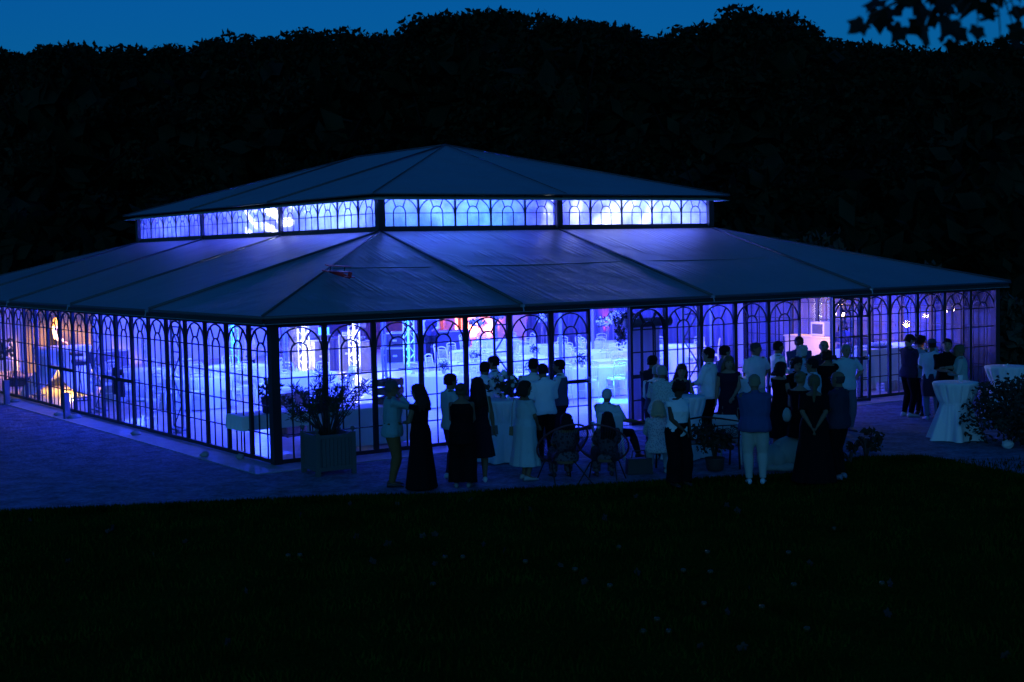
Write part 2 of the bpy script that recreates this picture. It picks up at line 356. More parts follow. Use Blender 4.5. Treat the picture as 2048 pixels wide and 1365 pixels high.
def roof_panel(corners, name='roof_panel', nu=24, nv=16, sag=.05, lining=True, wr=.006):
    """corners: eave a, eave b, top b, top a. A sagging taut fabric bay."""
    a, b, c, d = [Vector(p) for p in corners]; vs = []; uvs = []
    for j in range(nv+1):
        v = j/nv
        for i in range(nu+1):
            u = i/nu; p = (a*(1-u)+b*u)*(1-v)+(d*(1-u)+c*u)*v
            s = math.sin(math.pi*u)**.7*math.sin(math.pi*v)**.7 if 0 < u < 1 and 0 < v < 1 else 0
            q = (b-a).normalized(); loc = p.dot(q)
            wv = noise.noise(Vector((loc*2.3, v*1.2, a.x+a.y)))*wr*3*s + noise.noise(Vector((loc*7, v*1.0, a.y)))*wr*s
            vs.append((p.x, p.y, p.z - sag*s + wv)); uvs.append((loc, v*5.4))
    fs = [(j*(nu+1)+i, j*(nu+1)+i+1, (j+1)*(nu+1)+i+1, (j+1)*(nu+1)+i) for j in range(nv) for i in range(nu)]
    me = bpy.data.meshes.new(name); me.from_pydata(vs, [], fs); me.update()
    ul = me.uv_layers.new()
    for lp in me.loops: ul.data[lp.index].uv = uvs[lp.vertex_index]
    me.polygons.foreach_set('use_smooth', [True]*len(me.polygons)); me.materials.append(M_ROOF)
    o = bpy.data.objects.new(name, me); C.objects.link(o); o.parent = pav
    if lining:
        MB().add([p-Vector((0, 0, .14)) for p in (a, b, c, d)], [(0, 1, 2, 3)]).build('ceiling_lining', M_LIN, pav)
    return o
E0, EZ = .35, 2.62; X0, X1, Y0, Y1 = -E0, LX+.14, -E0, LY+E0
TZ = CB-.09
low = []
xs = [X0, IX0, 10, IX1, X1]; ys = [Y0, IY0, IY0+5*wy, IY0+10*wy, IY1, Y1]
def L(x, y, z): return (x, y, z)
fr = lambda x: min(max(x, IX0), IX1)
for k in range(4):   # front and back
    a, b = xs[k], xs[k+1]
    roof_panel([L(a, Y0, EZ), L(b, Y0, EZ), L(fr(b), IY0-.05, TZ), L(fr(a), IY0-.05, TZ)])
    roof_panel([L(b, Y1, EZ), L(a, Y1, EZ), L(fr(a), IY1+.05, TZ), L(fr(b), IY1+.05, TZ)])
fy = lambda y: min(max(y, IY0), IY1)
for k in range(5):
    a, b = ys[k], ys[k+1]
    roof_panel([L(X0, b, EZ), L(X0, a, EZ), L(IX0-.05, fy(a), TZ), L(IX0-.05, fy(b), TZ)])
    roof_panel([L(X1, a, EZ), L(X1, b, EZ), L(IX1+.05, fy(b), TZ), L(IX1+.05, fy(a), TZ)])
# raised keder seams, hips, rolled eave edge
def seam(p, q, r=.035, nm='roof_seam'): MB().tube([Vector(p)+Vector((0, 0, .02)), Vector(q)+Vector((0, 0, .02))], r, 8).build(nm, M_SEAM, pav, True)
M_SEAM = mat('seam_webbing', (.07, .075, .085), .5)
for x in (IX0, 10, IX1): seam((x, Y0, EZ), (x, IY0, TZ)); seam((x, Y1, EZ), (x, IY1, TZ))
for y in (IY0, IY0+5*wy, IY0+10*wy, IY1): seam((X0, y, EZ), (IX0, y, TZ)); seam((X1, y, EZ), (IX1, y, TZ))
for (x, y, ix, iy) in ((X0, Y0, IX0, IY0), (X1, Y0, IX1, IY0), (X0, Y1, IX0, IY1), (X1, Y1, IX1, IY1)): seam((x, y, EZ), (ix, iy, TZ), .02, 'roof_hip')
for v_ in (.5,):          # flat welded seams across the lower roof
    yy = Y0+(IY0-.05-Y0)*v_; zz = EZ+(TZ-EZ)*v_-.03; x0_, x1_ = X0+(IX0-.05-X0)*v_, X1-(X1-IX1-.05)*v_
    MB().tube([(x0_+.1, yy, zz+.035), (IX0-.08, yy, zz)], .010, 5).build('weld_seam', M_ROOF, pav); MB().tube([(IX0+.08, yy, zz+.01), (7.5, yy, zz-.012), (9.92, yy, zz+.01)], .010, 5).build('weld_seam', M_ROOF, pav)
    MB().tube([(10.08, yy, zz+.01), (12.5, yy, zz-.012), (IX1-.08, yy, zz+.01)], .010, 5).build('weld_seam', M_ROOF, pav)
for x in (IX0, 10, IX1):   # tension ratchets at the eave
    MB().box((x, Y0-.02, EZ-.02), (.08, .1, .05)).tube([(x, Y0-.05, EZ), (x, Y0-.09, EZ-.12)], .012, 6).build('ratchet', M_ALU, pav)
for y in ys[1:-1]:
    MB().box((X0-.02, y, EZ-.02), (.1, .08, .05)).tube([(X0-.05, y, EZ), (X0-.09, y, EZ-.12)], .012, 6).build('ratchet', M_ALU, pav)
ev = MB()
for a, b in (((X0, Y0), (X1, Y0)), ((X1, Y0), (X1, Y1)), ((X1, Y1), (X0, Y1)), ((X0, Y1), (X0, Y0))):
    ev.tube([(a[0], a[1], EZ-.02), (b[0], b[1], EZ-.02)], .03, 8)
ev.build('eave_gutter', M_SEAM, pav, True)
MB().box((LX/2-.1, Y0+.03, EZ-.09), (LX+.4, .02, .12)).build('valance', M_FRAME, pav); MB().box((X0+.03, LY/2, EZ-.092), (.02, LY+.6, .12)).build('valance', M_FRAME, pav)
sf = MB()      # soffit from eave back to the header beam
sf.add([(X0, Y0, EZ-.03), (X1, Y0, EZ-.03), (LX, -.05, HG+.14), (0, -.05, HG+.14)], [(0, 1, 2, 3)])
sf.add([(X0, Y0, EZ-.03), (X0, Y1, EZ-.03), (-.05, LY, HG+.14), (-.05, 0, HG+.14)], [(0, 1, 2, 3)])
sf.build('soffit', M_FRAME, pav)
# upper roof
UO, UZ = .38, 4.985; ux0, ux1, uy0, uy1 = IX0-UO, IX1+UO, IY0-UO, IY1+UO; A_ = (10, 10.16, RZ); B_ = (10, 15.24, RZ)
kw = dict(sag=.03, wr=.002)
roof_panel([(ux0, uy0, UZ), (10, uy0, UZ), A_, A_], **kw); roof_panel([(10, uy0, UZ), (ux1, uy0, UZ), A_, A_], **kw)
roof_panel([(ux1, uy1, UZ), (ux0, uy1, UZ), B_, B_], **kw)
for sx, s in ((ux0, -1), (ux1, 1)):
    pts = [uy0, 10.16, 15.24, uy1]; tops = [A_, A_, B_, B_]
    for k in range(3):
        q = [(sx, pts[k], UZ), (sx, pts[k+1], UZ), tops[k+1], tops[k]]
        if s < 0: q = [q[1], q[0], q[3], q[2]]
        roof_panel(q, **kw)
for y, t in ((10.16, A_), (15.24, B_)):
    seam((ux0, y, UZ), t, .025); seam((ux1, y, UZ), t, .025)
seam((10, uy0, UZ), A_, .01); seam(A_, B_, .02, 'roof_ridge')
for (x, y, t) in ((ux0, uy0, A_), (ux1, uy0, A_), (ux0, uy1, B_), (ux1, uy1, B_)): seam((x, y, UZ), t, .014, 'roof_hip')
ev = MB()
for a, b in (((ux0, uy0), (ux1, uy0)), ((ux1, uy0), (ux1, uy1)), ((ux1, uy1), (ux0, uy1)), ((ux0, uy1), (ux0, uy0))):
    ev.tube([(a[0], a[1], UZ-.01), (b[0], b[1], UZ-.01)], .016, 6)
ev.build('eave_gutter', M_SEAM, pav, True)
# lattice columns and roof trusses
def lattice(p0, p1, wdir, wd, n, chord=.028, web=.016, mb=None):
    mb = mb or MB(); p0, p1, wdir = Vector(p0), Vector(p1), Vector(wdir).normalized()*wd/2
    mb.tube([p0-wdir, p1-wdir], chord, 6); mb.tube([p0+wdir, p1+wdir], chord, 6)
    for k in range(n+1):
        a = p0+(p1-p0)*k/n
        mb.tube([a-wdir, a+wdir], web, 5)
        if k < n:
            b = p0+(p1-p0)*(k+1)/n; mb.tube([a-wdir if k % 2 else a+wdir, b+wdir if k % 2 else b-wdir], web, 5)
    return mb
M_COL = mat('column_grey', (.22, .23, .26), .5, .3)
for k in range(1, 5):
    y = IY0+5*wy*(k-1)+.65
    lattice((.45, y, .1), (.45, y, HG+.3), (0, 1, 0), .5, 5).box((.45, y, .06), (.25, .62, .04)).build('truss_column', M_COL, pav)
for x in (IX0, 10, IX1):
    lattice((x+.1, .45, .05), (x+.1, .45, HG+.3), (1, 0, 0), .42, 5).build('truss_column', M_COL, pav)
    lattice((x+.1, .45, HG+.2), (x+.1, IY0, CB-.25), (0, 0, 1), .3, 8).build('roof_truss', M_COL, pav)
for (x, y) in ((IX0, IY0), (10, IY0), (IX1, IY0), (IX0, IY0+5*wy), (IX0, IY0+10*wy), (IX0, IY1), (IX1, IY1), (IX1, IY0+5*wy), (IX1, IY0+10*wy)):
    lattice((x, y, 0), (x, y, CB-.1), (1, 1, 0), .25, 9).build('truss_column', M_COL, pav)
for y in (IY0+5*wy, IY0+10*wy):
    lattice((IX0, y, CT-.25), (10, y, RZ-.35), (0, 0, 1), .28, 8).build('roof_truss', M_COL, pav); lattice((IX1, y, CT-.25), (10, y, RZ-.35), (0, 0, 1), .28, 8).build('roof_truss', M_COL, pav)
lattice((10, IY0+.1, CT-.2), (10, 10.16, RZ-.35), (0, 0, 1), .28, 8).build('roof_truss', M_COL, pav)
lattice((IX1-.1, IY0+.1, CT-.2), (10, 10.16, RZ-.35), (0, 0, 1), .28, 10).build('roof_truss', M_COL, pav)

# ================================================================== LIGHT INSIDE (LED wash lamps on the trusses)
BLUE = (.018, .044, 1.0)
EB = 13.5
M_LAMP = mat('lamp_housing', (.03, .03, .03), .5)
def par(x, y, z, tgt, e, col, ang=150, label=None, rad=.08):
    t = empty('wash_lamp', (x, y, z), 0, label, 'stage lamp', 'wash lamps under the roof')
    d = (Vector(tgt)-Vector((x, y, z))).normalized()
    MB().tube([-d*.2, -d*.02, d*.03], [.05, .09, .095], 12, cap=False).add([], []).build('housing', M_LAMP, t, True)
    MB().tube([(0, 0, .22), (0, 0, .02)], .012, 6).build('bracket', M_LAMP, t)
    light('SPOT', 'lamp', Vector((x, y, z))+d*.04, e, col, rad, target=tgt, angle=ang, blend=.6)
    return t
NM = 'small black wash lamp under the lower roof, '
for (x, y, tx, ty, e, d_) in ((2.6, 3, 5, 6, 1, 'over the near left corner'), (2.6, 8.5, 5, 9, 1, 'over the tables by the left glass'), (3.6, 13, 6, 13, .8, 'over the middle of the left side'), (10, 2.6, 10, 6, 1.2, 'just left of the open doorway'), (6, 2.6, 7, 6, 1, 'behind the front glass near the oleander'), (14.5, 2.6, 14, 6, 1, 'between the two doorways'), (17.5, 9, 14, 10, .9, 'by the pale side curtain'), (17.5, 16, 13, 16, 1, 'by the violet side curtain'), (18.3, 2.4, 18.6, 4, .5, 'over the buffet by the right corner'), (5.6, 19.5, 4, 20, .5, 'near the musician at the left end'), (10, 22.8, 10, 18, 1, 'over the middle of the back wall'), (5.5, 22.4, 7, 16, .8, 'over the left end of the back wall'), (15, 22.8, 14, 17, 1, 'over the right part of the back wall')):
    par(x, y, 2.95, (tx, ty, 0), 260*EB*e, BLUE, 150, NM+d_)
for (x, y, d_) in ((7.5, 8, 'front left'), (12.5, 8, 'front right'), (7.5, 13, 'middle left'), (12.5, 13, 'middle right'), (7.5, 18, 'back left'), (12.5, 18, 'back right')):
    par(x, y, 4.3, (x, y, 0), 420*EB, BLUE, 150, 'round black wash lamp high under the upper roof, at its '+d_)
for (x, y, e, d_) in ((6.2, 6.6, 130, 'by the near clerestory corner'), (6.2, 12, 90, 'along the left clerestory'), (6.2, 17.5, 60, 'by the far left clerestory'), (13.2, 6.3, 170, 'along the front clerestory'), (10, 18, 110, 'at the back of the hall'), (10, 9, 120, 'under the ridge')):
    par(x, y, 3.3, (x+.3, y+.4, 7), e*EB, (.07, .13, 1.0), 140, 'black uplighter aimed at the upper ceiling '+d_)
# ---- grass blades over the lawn (densest where it meets the gravel)
rg = random.Random(99); gm = MB()
def blade(x, y, h):
    a = rg.uniform(0, 6.28); c_, s_ = math.cos(a)*.012, math.sin(a)*.012; lx_, ly_ = rg.uniform(-.03, .03), rg.uniform(-.03, .03)
    b = len(gm.v); gm.v += [(x-c_, y-s_, -.04), (x+c_, y+s_, -.04), (x+lx_, y+ly_, -.04+h)]; gm.f.append((b, b+1, b+2))
for i in range(5, 17):
    ax, ay = edge[i]; bx, by = edge[i+1]; L_ = math.hypot(bx-ax, by-ay)
    for k in range(int(L_*900)):
        t_ = rg.random(); w_ = abs(rg.gauss(0, .16)) - .06; nx_, ny_ = (by-ay)/L_, -(bx-ax)/L_
        blade(ax+(bx-ax)*t_+nx_*w_, ay+(by-ay)*t_+ny_*w_, rg.uniform(.03, .09))
for k in range(52000):
    D = 11+13*rg.random()**.9; u = rg.uniform(-.38, .38)*D; p = CAM+Vector((math.cos(YAW), math.sin(YAW), 0))*D+Vector((math.sin(YAW), -math.cos(YAW), 0))*u
    # keep to the lawn side of the edge
    ok = True
    for i in range(5, 17):
        if edge[i][0] <= p.x <= edge[i+1][0] and p.y > edge[i][1]+(edge[i+1][1]-edge[i][1])*(p.x-edge[i][0])/(edge[i+1][0]-edge[i][0]+1e-6): ok = False
    if p.x < -5.14 and p.y > -1.46-.5*(p.x+5.14)-.3: ok = False
    if ok: cl = noise.noise(Vector((p.x*1.3, p.y*1.3, 0))); blade(p.x, p.y, (.03+.05*rg.random())*(1+cl))
M_BLADE = mat('grass_blade', (.022, .045, .005), .9, spec=0, noise_amt=.5, noise_scale=1.5)
tag(gm.build('grass', M_BLADE), 'short dark grass of the lawn in front of the pavilion', 'grass', kind='stuff')
# ================================================================== TREES AND PLANTS
rnd = random.Random(11)
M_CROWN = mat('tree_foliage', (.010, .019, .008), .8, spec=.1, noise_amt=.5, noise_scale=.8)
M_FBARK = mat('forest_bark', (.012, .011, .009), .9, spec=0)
def leaf_cards(mb, c, r, n, size, rg, shell=.55):
    for _ in range(n):
        while True:
            d = Vector((rg.uniform(-1, 1), rg.uniform(-1, 1), rg.uniform(-1, 1)))
            if .05 < d.length < 1: break
        d = d.normalized()*(shell+(1-shell)*rg.random()); p = Vector(c)+Vector((d.x*r[0], d.y*r[1], d.z*r[2]))
        s = size*rg.uniform(.6, 1.4); q = Quaternion((rg.gauss(0, 1), rg.gauss(0, 1), rg.gauss(0, 1), rg.gauss(0, 1))).normalized()
        u = q @ Vector((s, 0, 0)); v = q @ Vector((0, s*.55, 0))
        mb.add([p-u, p-v*.9, p+u, p+v], [(0, 1, 2, 3)])
def tree_proto(seed, H, W, nl=70, loc=(0, 0, -900), leaf=.135, dens=240):
    rg = random.Random(seed); t = empty('broadleaf_tree', loc)
    tr = MB(); th = H*.55; pts = [(0, 0, -.1)]; x = y = 0
    for k in range(1, 7): x += rg.uniform(-.2, .2); y += rg.uniform(-.2, .2); pts.append((x, y, th*k/6))
    tr.tube(pts, [.34, .28, .24, .2, .17, .13, .08], 10)
    limbs = MB(); cr = MB(); ends = []
    for k in range(11):
        i = rg.randint(2, 6); p = Vector(pts[i]); a = rg.uniform(0, 6.28); L_ = rg.uniform(.25, .48)*W
        e = p+Vector((math.cos(a)*L_, math.sin(a)*L_, rg.uniform(.12, .4)*H)); mid = (p+e)/2+Vector((0, 0, -.3))
        limbs.tube([p, mid, e], [.11, .07, .025], 6); ends.append(e)
    tr.build('trunk', M_FBARK, t, True); limbs.build('limb', M_FBARK, t, True)
    for k in range(nl):
        a = rg.uniform(0, 6.28); z = rg.uniform(.12, 1)**.8; prof = math.sin(min(1, (z*1.02))*math.pi*.82+.35)
        rr = W/2*max(.18, prof)*math.sqrt(rg.random())*.92
        c = (math.cos(a)*rr, math.sin(a)*rr, H*z-W*.08); s = rg.uniform(.55, 1.15)*W*.13
        leaf_cards(cr, c, (s, s, s*.75), dens, leaf, rg)
    for k in range(420):   # big inner boughs so that only chinks of sky show
        a = rg.uniform(0, 6.28); z = rg.uniform(.05, .86); rr = W/2*.72*math.sqrt(rg.random())*max(.3, math.sin(z*math.pi*.8+.4))
        leaf_cards(cr, (math.cos(a)*rr, math.sin(a)*rr, H*z), (.4, .4, .4), 2, .62, rg)
    cr.build('crown', M_CROWN, t)
    index_kids(t); return t
protos = [tree_proto(21, 13, 8.5), tree_proto(22, 13, 7.5), tree_proto(23, 13, 9.5)]
# skyline: (pixel x, pixel y of the top, distance along view, width scale)
sky_line = [(15, 108, 60), (110, 92, 58), (215, 96, 63), (330, 92, 66), (435, 88, 58), (520, 70, 62), (610, 66, 57), (705, 64, 61), (800, 74, 66), (880, 42, 58), (965, 28, 56), (1060, 34, 60), (1150, 44, 57), (1240, 54, 62), (1330, 86, 66), (1400, 62, 58), (1485, 26, 56), (1575, 44, 59), (1650, 80, 62), (1740, 92, 66), (1830, 96, 60), (1925, 92, 57), (2020, 84, 62)]
tl = ['rounded dark tree at the far left end of the skyline', 'second dark tree from the left end of the skyline', 'low dark tree in the left part of the skyline', 'flat-topped dark tree in the left dip of the skyline', 'dark tree left of where the skyline first steps up',
      'dark tree where the skyline first steps up from the left', 'bushy dark tree above the far left of the upper roof', 'dark tree left of the roof peak', 'lower dark tree in the gap left of the tallest middle crown', 'tall dark tree just above the roof peak',
      'tallest crown of the middle group right of the roof peak', 'broad dark tree in the middle of the tall central group', 'dark tree right of centre in the tall central group', 'last tall crown before the notch in the skyline', 'low crown in the notch of the skyline right of centre',
      'dark tree on the left shoulder of the tall right-hand crown', 'tallest tree of the right half with a ragged top', 'dark tree on the right shoulder of the tall right-hand crown', 'dark tree where the skyline falls away to the right', 'low dark tree just left of the overhanging leaves',
      'low dark tree behind the overhanging leaves', 'dark tree under the overhanging branch at right', 'last dark tree at the right edge of the skyline']
Fh = Vector((math.cos(YAW), math.sin(YAW), 0)); Rh = Vector((math.sin(YAW), -math.cos(YAW), 0))
def far(px, D, z=GZ):
    d = Fv + R2*((px-1024)/FPX) - U2*((450-682.5)/FPX); p = CAM + d*(D/d.dot(Fv)); return Vector((p.x, p.y, z))
def height_for(px, py, D):
    d = Fv + R2*((px-1024)/FPX) - U2*((py-682.5)/FPX); return CAM.z + d.z*D/d.dot(Fv)
used = set()
def outside(px, D, mar, z=GZ):
    p = far(px, D, z)
    while p.x < LX+mar and p.y < LY+mar: D += 1.0; p = far(px, D, z)
    return p, D
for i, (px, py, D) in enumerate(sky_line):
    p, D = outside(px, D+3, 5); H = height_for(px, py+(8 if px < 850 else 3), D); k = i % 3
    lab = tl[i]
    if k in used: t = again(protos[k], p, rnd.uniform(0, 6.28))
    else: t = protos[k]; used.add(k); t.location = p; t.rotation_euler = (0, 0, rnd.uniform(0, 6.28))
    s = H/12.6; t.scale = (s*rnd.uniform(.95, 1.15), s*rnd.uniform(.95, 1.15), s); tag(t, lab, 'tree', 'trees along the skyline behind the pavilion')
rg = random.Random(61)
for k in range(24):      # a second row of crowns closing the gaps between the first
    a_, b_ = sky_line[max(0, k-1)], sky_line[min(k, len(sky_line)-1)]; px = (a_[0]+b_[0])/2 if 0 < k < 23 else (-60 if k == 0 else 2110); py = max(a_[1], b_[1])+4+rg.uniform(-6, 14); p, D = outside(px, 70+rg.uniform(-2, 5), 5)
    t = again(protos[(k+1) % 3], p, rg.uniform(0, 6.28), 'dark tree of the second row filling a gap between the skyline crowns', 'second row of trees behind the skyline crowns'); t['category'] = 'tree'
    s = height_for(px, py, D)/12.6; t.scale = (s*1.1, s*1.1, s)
# hedge-like undergrowth and low trees between, unlit mass
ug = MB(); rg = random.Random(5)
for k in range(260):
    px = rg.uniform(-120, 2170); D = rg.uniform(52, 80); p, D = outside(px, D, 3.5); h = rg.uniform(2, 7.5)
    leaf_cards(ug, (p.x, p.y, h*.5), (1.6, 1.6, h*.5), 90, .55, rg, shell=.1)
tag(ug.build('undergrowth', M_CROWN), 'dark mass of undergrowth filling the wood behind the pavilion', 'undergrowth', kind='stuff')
M_BUSH = mat('bush_foliage', (.016, .026, .014), .8, noise_amt=.5, noise_scale=2)
def bush(name, loc, r, h, n, leaf, label, cat, m=M_BUSH, stems=7, seed=1):
    rg = random.Random(seed); t = empty(name, loc, 0, label, cat); st = MB(); fo = MB()
    for k in range(stems):
        a = rg.uniform(0, 6.28); e = (math.cos(a)*r*.7*rg.random(), math.sin(a)*r*.7*rg.random(), h*rg.uniform(.5, .9)); st.tube([(0, 0, 0), (e[0]*.4, e[1]*.4, e[2]*.6), e], [.03, .02, .008], 5)
    for k in range(n//40):
        a = rg.uniform(0, 6.28); z = rg.random(); rr = r*math.sqrt(rg.random())*math.cos((z-.35)*1.5)
        leaf_cards(fo, (math.cos(a)*rr, math.sin(a)*rr, .1+z*h*.85), (.22*r+.08, .22*r+.08, .2*h*.6+.05), 40, leaf, rg, .3)
    st.build('stem', M_BARK, t, True); fo.build('foliage', m, t); return t
for i, (px, D, r, h, lab) in enumerate([(450, 48, 2.2, 3.6, 'pale willowy bush behind the left end of the upper roof'), (1590, 46, 2.6, 4.2, 'loose bush behind the right end of the upper roof'), (1760, 44, 2.4, 3.2, 'bush showing above the right slope of the lower roof'), (1890, 41, 2.0, 2.5, 'round yellowish bush above the right corner of the lower roof'), (2030, 34, 1.3, 2.2, 'feathery shrub at the right edge beside the pavilion corner')]):
    bush('shrub', outside(px, D, 1.2+r)[0], r, h, 3200, .16, lab, 'shrub', mat('willow_foliage', (.035, .04, .02), .8, noise_amt=.4, noise_scale=2), seed=40+i)
# dark rose shrub right of the high table, small plants at the lawn edge
bush('rose_shrub', at(2045, 890, GZ), .95, 1.2, 5200, .045, 'dense dark leafy shrub at the right edge beside the high table', 'shrub', seed=9, stems=16)
bush('low_plant', at(1732, 914, GZ), .26, .4, 260, .05, 'low leafy plant at the lawn edge right of the crowd', 'plant', seed=10)
bush('low_plant', at(1700, 928, GZ), .15, .25, 120, .045, 'smaller low plant beside the bald man in the dark polo', 'plant', seed=12)
tp = empty('potted_shrub', at(1430, 942, GZ), 0, 'dark leafy shrub in a pot right of the ornate bench', 'potted plant')
MB().lathe([(.10, 0), (.14, .03), (.16, .2), (.17, .22), (.15, .22), (.13, .2)], n=20).build('pot', mat('terracotta_dark', (.05, .04, .035), .8), tp, True)
st = MB(); fo = MB(); rg = random.Random(3)
for k in range(14):
    a = rg.uniform(0, 6.28); e = (.35*math.cos(a)*rg.random(), .35*math.sin(a)*rg.random(), rg.uniform(.4, .72)); st.tube([(0, 0, .15), (e[0]*.4, e[1]*.4, .55), e], [.012, .01, .004], 5); leaf_cards(fo, e, (.16, .16, .16), 55, .04, rg, .2)
st.build('stem', M_BARK, tp, True); fo.build('foliage', M_BUSH, tp)

# ---- branch of a tree overhanging the camera, top right
ot = empty('overhanging_tree', (-2.0, -20.2, GZ), 0, 'big dark lobed leaves of a maple-like tree hanging into the top right corner', 'tree')
base = Vector((-2.0, -20.2, GZ))
def nearpt(px, py, D): 
    d = Fv + R2*((px-1024)/FPX) - U2*((py-682.5)/FPX); return CAM + d*(D/d.dot(Fv))
tip = nearpt(1735, 60, 6.2)-base; mid1 = nearpt(1990, -60, 6.4)-base; root = Vector((0, 0, 4.0))
MB().tube([(0, 0, 0), (0, .1, 1.5), (.1, .1, 3), root, (.2, -.2, 5.5), (.3, 0, 7.5)], [.28, .24, .2, .17, .13, .08], 12).build('trunk', M_BARK, ot, True)
MB().tube([root, (root+mid1)/2+Vector((0, 0, .25)), mid1], [.07, .045, .02], 8).build('branch', M_BARK, ot, True)
M_MLEAF = mat('maple_leaf', (.008, .014, .006), .6, spec=.2)
def lobed(mb, c, s, rg, flat=None):
    out = []; angs = [-150, -120, -95, -62, -45, -22, 0, 22, 45, 62, 95, 120, 150]; rad = [.45, .68, .55, .92, .66, .72, 1.08, .72, .66, .92, .55, .68, .45]
    q = Quaternion((rg.gauss(0, 1), rg.gauss(0, 1), rg.gauss(0, 1), rg.gauss(0, 1))).normalized()
    if rg.random() < .6:   # hang roughly face-on to the sky
        q = Matrix((R2, -U2, Fv)).transposed().to_quaternion() @ Quaternion((1, rg.uniform(-.5, .5), rg.uniform(-.5, .5), rg.uniform(-.6, .6))).normalized()
    vs = [c]+[c+q @ Vector((s*r*math.sin(R_(a)), s*r*math.cos(R_(a)), s*.08*rg.uniform(-1, 1))) for a, r in zip(angs, rad)]+[c+q @ Vector((0, -s*.2, 0))]
    n = len(vs); mb.add(vs, [(0, i, i+1) for i in range(1, n-1)]+[(0, n-1, 1)])
lf = MB(); tw = MB(); rg = random.Random(8)
spots = [(1722, 50, 1), (1760, 30, 1), (1755, 5, 1), (1800, 60, 1), (1790, 20, 1), (1835, 30, 1), (1850, 70, 1), (1880, 10, 1), (1905, 88, 1), (1900, 45, 1), (1935, 20, 1), (1955, 60, 1), (1930, 0, 1), (1975, 35, 1), (2010, 10, 1), (2040, 60, 1), (2040, 20, 1), (2000, 80, .6), (1820, -10, 1), (1860, -5, 1), (1990, -15, 1), (1870, 35, 1), (1815, 5, 1), (1915, 65, .8), (1890, 72, .8), (1778, 50, .7), (1742, -12, 1), (1840, 52, .8), (2030, 85, .9), (1968, -20, 1)]
for (px, py, s) in spots + [(rg.uniform(1780, 2060), rg.uniform(-60, 20), .9) for _ in range(46)]:
    p = nearpt(px, py, rg.uniform(5.9, 6.9))-base; lobed(lf, p, .068*s*rg.uniform(.75, 1.3), rg)
    if rg.random() < .75: tw.tube([mid1*.6+tip*.4+Vector((0, 0, .1)) if px < 1880 else mid1, p+Vector((0, 0, .05)), p], [.004, .003, .0015], 4)
MB().tube([mid1, (mid1+tip)/2+Vector((0, 0, .06)), tip+Vector((0, 0, .06))], [.02, .012, .003], 6).build('branch', M_BARK, ot, True)
lf.build('foliage', M_MLEAF, ot); tw.build('twigs', M_BARK, ot)

# ---- lawn litter
M_DEAD = mat('fallen_leaf_pale', (.035, .032, .022), .7); M_APPLE = mat('fallen_fruit', (.07, .05, .015), .5)
lm = MB(); lobed(lm, Vector((0, 0, .03)), .07, random.Random(77)); lme = lm.mesh(); lme.materials.append(M_DEAD)
leafpos = [(60, 1042), (215, 1065), (225, 1060), (308, 1112), (370, 1085), (600, 1034), (795, 1010), (845, 1075), (870, 1072), (775, 1092), (712, 1077), (748, 1127), (870, 1130), (968, 1092), (990, 1096), (1008, 1104), (895, 1002), (1040, 1024), (1060, 1022), (1210, 1040), (1272, 995), (1455, 1014), (1170, 1167), (1122, 1133), (1275, 1150), (1620, 1130), (1455, 1228), (1485, 1300), (1400, 1295), (1775, 1232), (2010, 1315), (1500, 1180), (455, 1290), (492, 1185), (135, 1125), (940, 1003), (700, 1010), (1475, 1026), (1640, 985), (1780, 1172)]
for i, (px, py) in enumerate(leafpos):
    o = bpy.data.objects.new('fallen_leaf', lme); C.objects.link(o); o.location = at(px, py, GZ); o.rotation_euler = (rnd.uniform(-.3, .3), rnd.uniform(-.3, .3), rnd.uniform(0, 6)); s = rnd.uniform(.7, 1.4); o.scale = (s, s, s)
    tag(o, 'pale fallen leaf lying on the dark lawn', 'leaf', 'fallen leaves scattered over the lawn')
fm = MB().lathe([(0, .0), (.018, .004), (.03, .02), (.033, .035), (.026, .052), (.01, .058), (.004, .054)], n=12, cap=False).mesh('f', True); fm.materials.append(M_APPLE)
for i, (px, py) in enumerate([(600, 1116), (1051, 1129), (1150, 1145), (1238, 1100), (1367, 1147), (1415, 1110), (1577, 1111), (1588, 1176), (1668, 1063), (1421, 1150), (1408, 1214), (1524, 1221), (1286, 1270), (1314, 1246), (1614, 1265), (1764, 1173), (576, 1117), (890, 1120), (926, 1120), (1220, 1178), (1338, 1270), (866, 1175)]):
    o = bpy.data.objects.new('fallen_fruit', fm); C.objects.link(o); o.location = at(px, py, GZ-.008); o.rotation_euler = (0, 0, rnd.uniform(0, 6))
    tag(o, 'small yellow windfall fruit lying in the grass', 'fruit', 'windfall fruit on the lawn')
# ================================================================== INTERIOR FITTINGS
def fin(root): index_kids(root); return root
# ---- curtains
def curtain(p0, p1, z0, z1, m, name='curtain', amp=.05, per=.28, label=None, cat='curtain', gather=0):
    p0, p1 = Vector(p0), Vector(p1); L_ = (p1-p0).length; n_ = int(L_/.035); d = (p1-p0)/L_; nrm = Vector((-d.y, d.x, 0)); rings = []
    for z in (z0, z0+(z1-z0)*.5, z1):
        rings.append([tuple(p0+d*(L_*k/n_)+nrm*(amp*math.sin(2*math.pi*k*L_/n_/per+math.sin(k*.11)*.9)*(1 if z < z1 else .6))+Vector((0, 0, z))) for k in range(n_+1)])
    o = MB().rings(rings, cap=False, closed=False).build(name, m, None, True); sm = o.modifiers.new('thickness', 'SOLIDIFY'); sm.thickness = .006
    tag(o, label, cat); return o
M_CUR = mat('white_curtain', (.55, .52, .6), .9); M_CURD = mat('dark_curtain', (.10, .09, .12), .9); M_SHEER = translucent_mat('sheer_curtain', (.6, .56, .66), .4)
curtain((19.75, 20.4, 0), (19.75, 9.2, 0), .03, HG+.5, mat('violet_grey_curtain', (.16, .145, .2), .9), label='long pleated violet-grey curtain along the far side wall behind the tables')
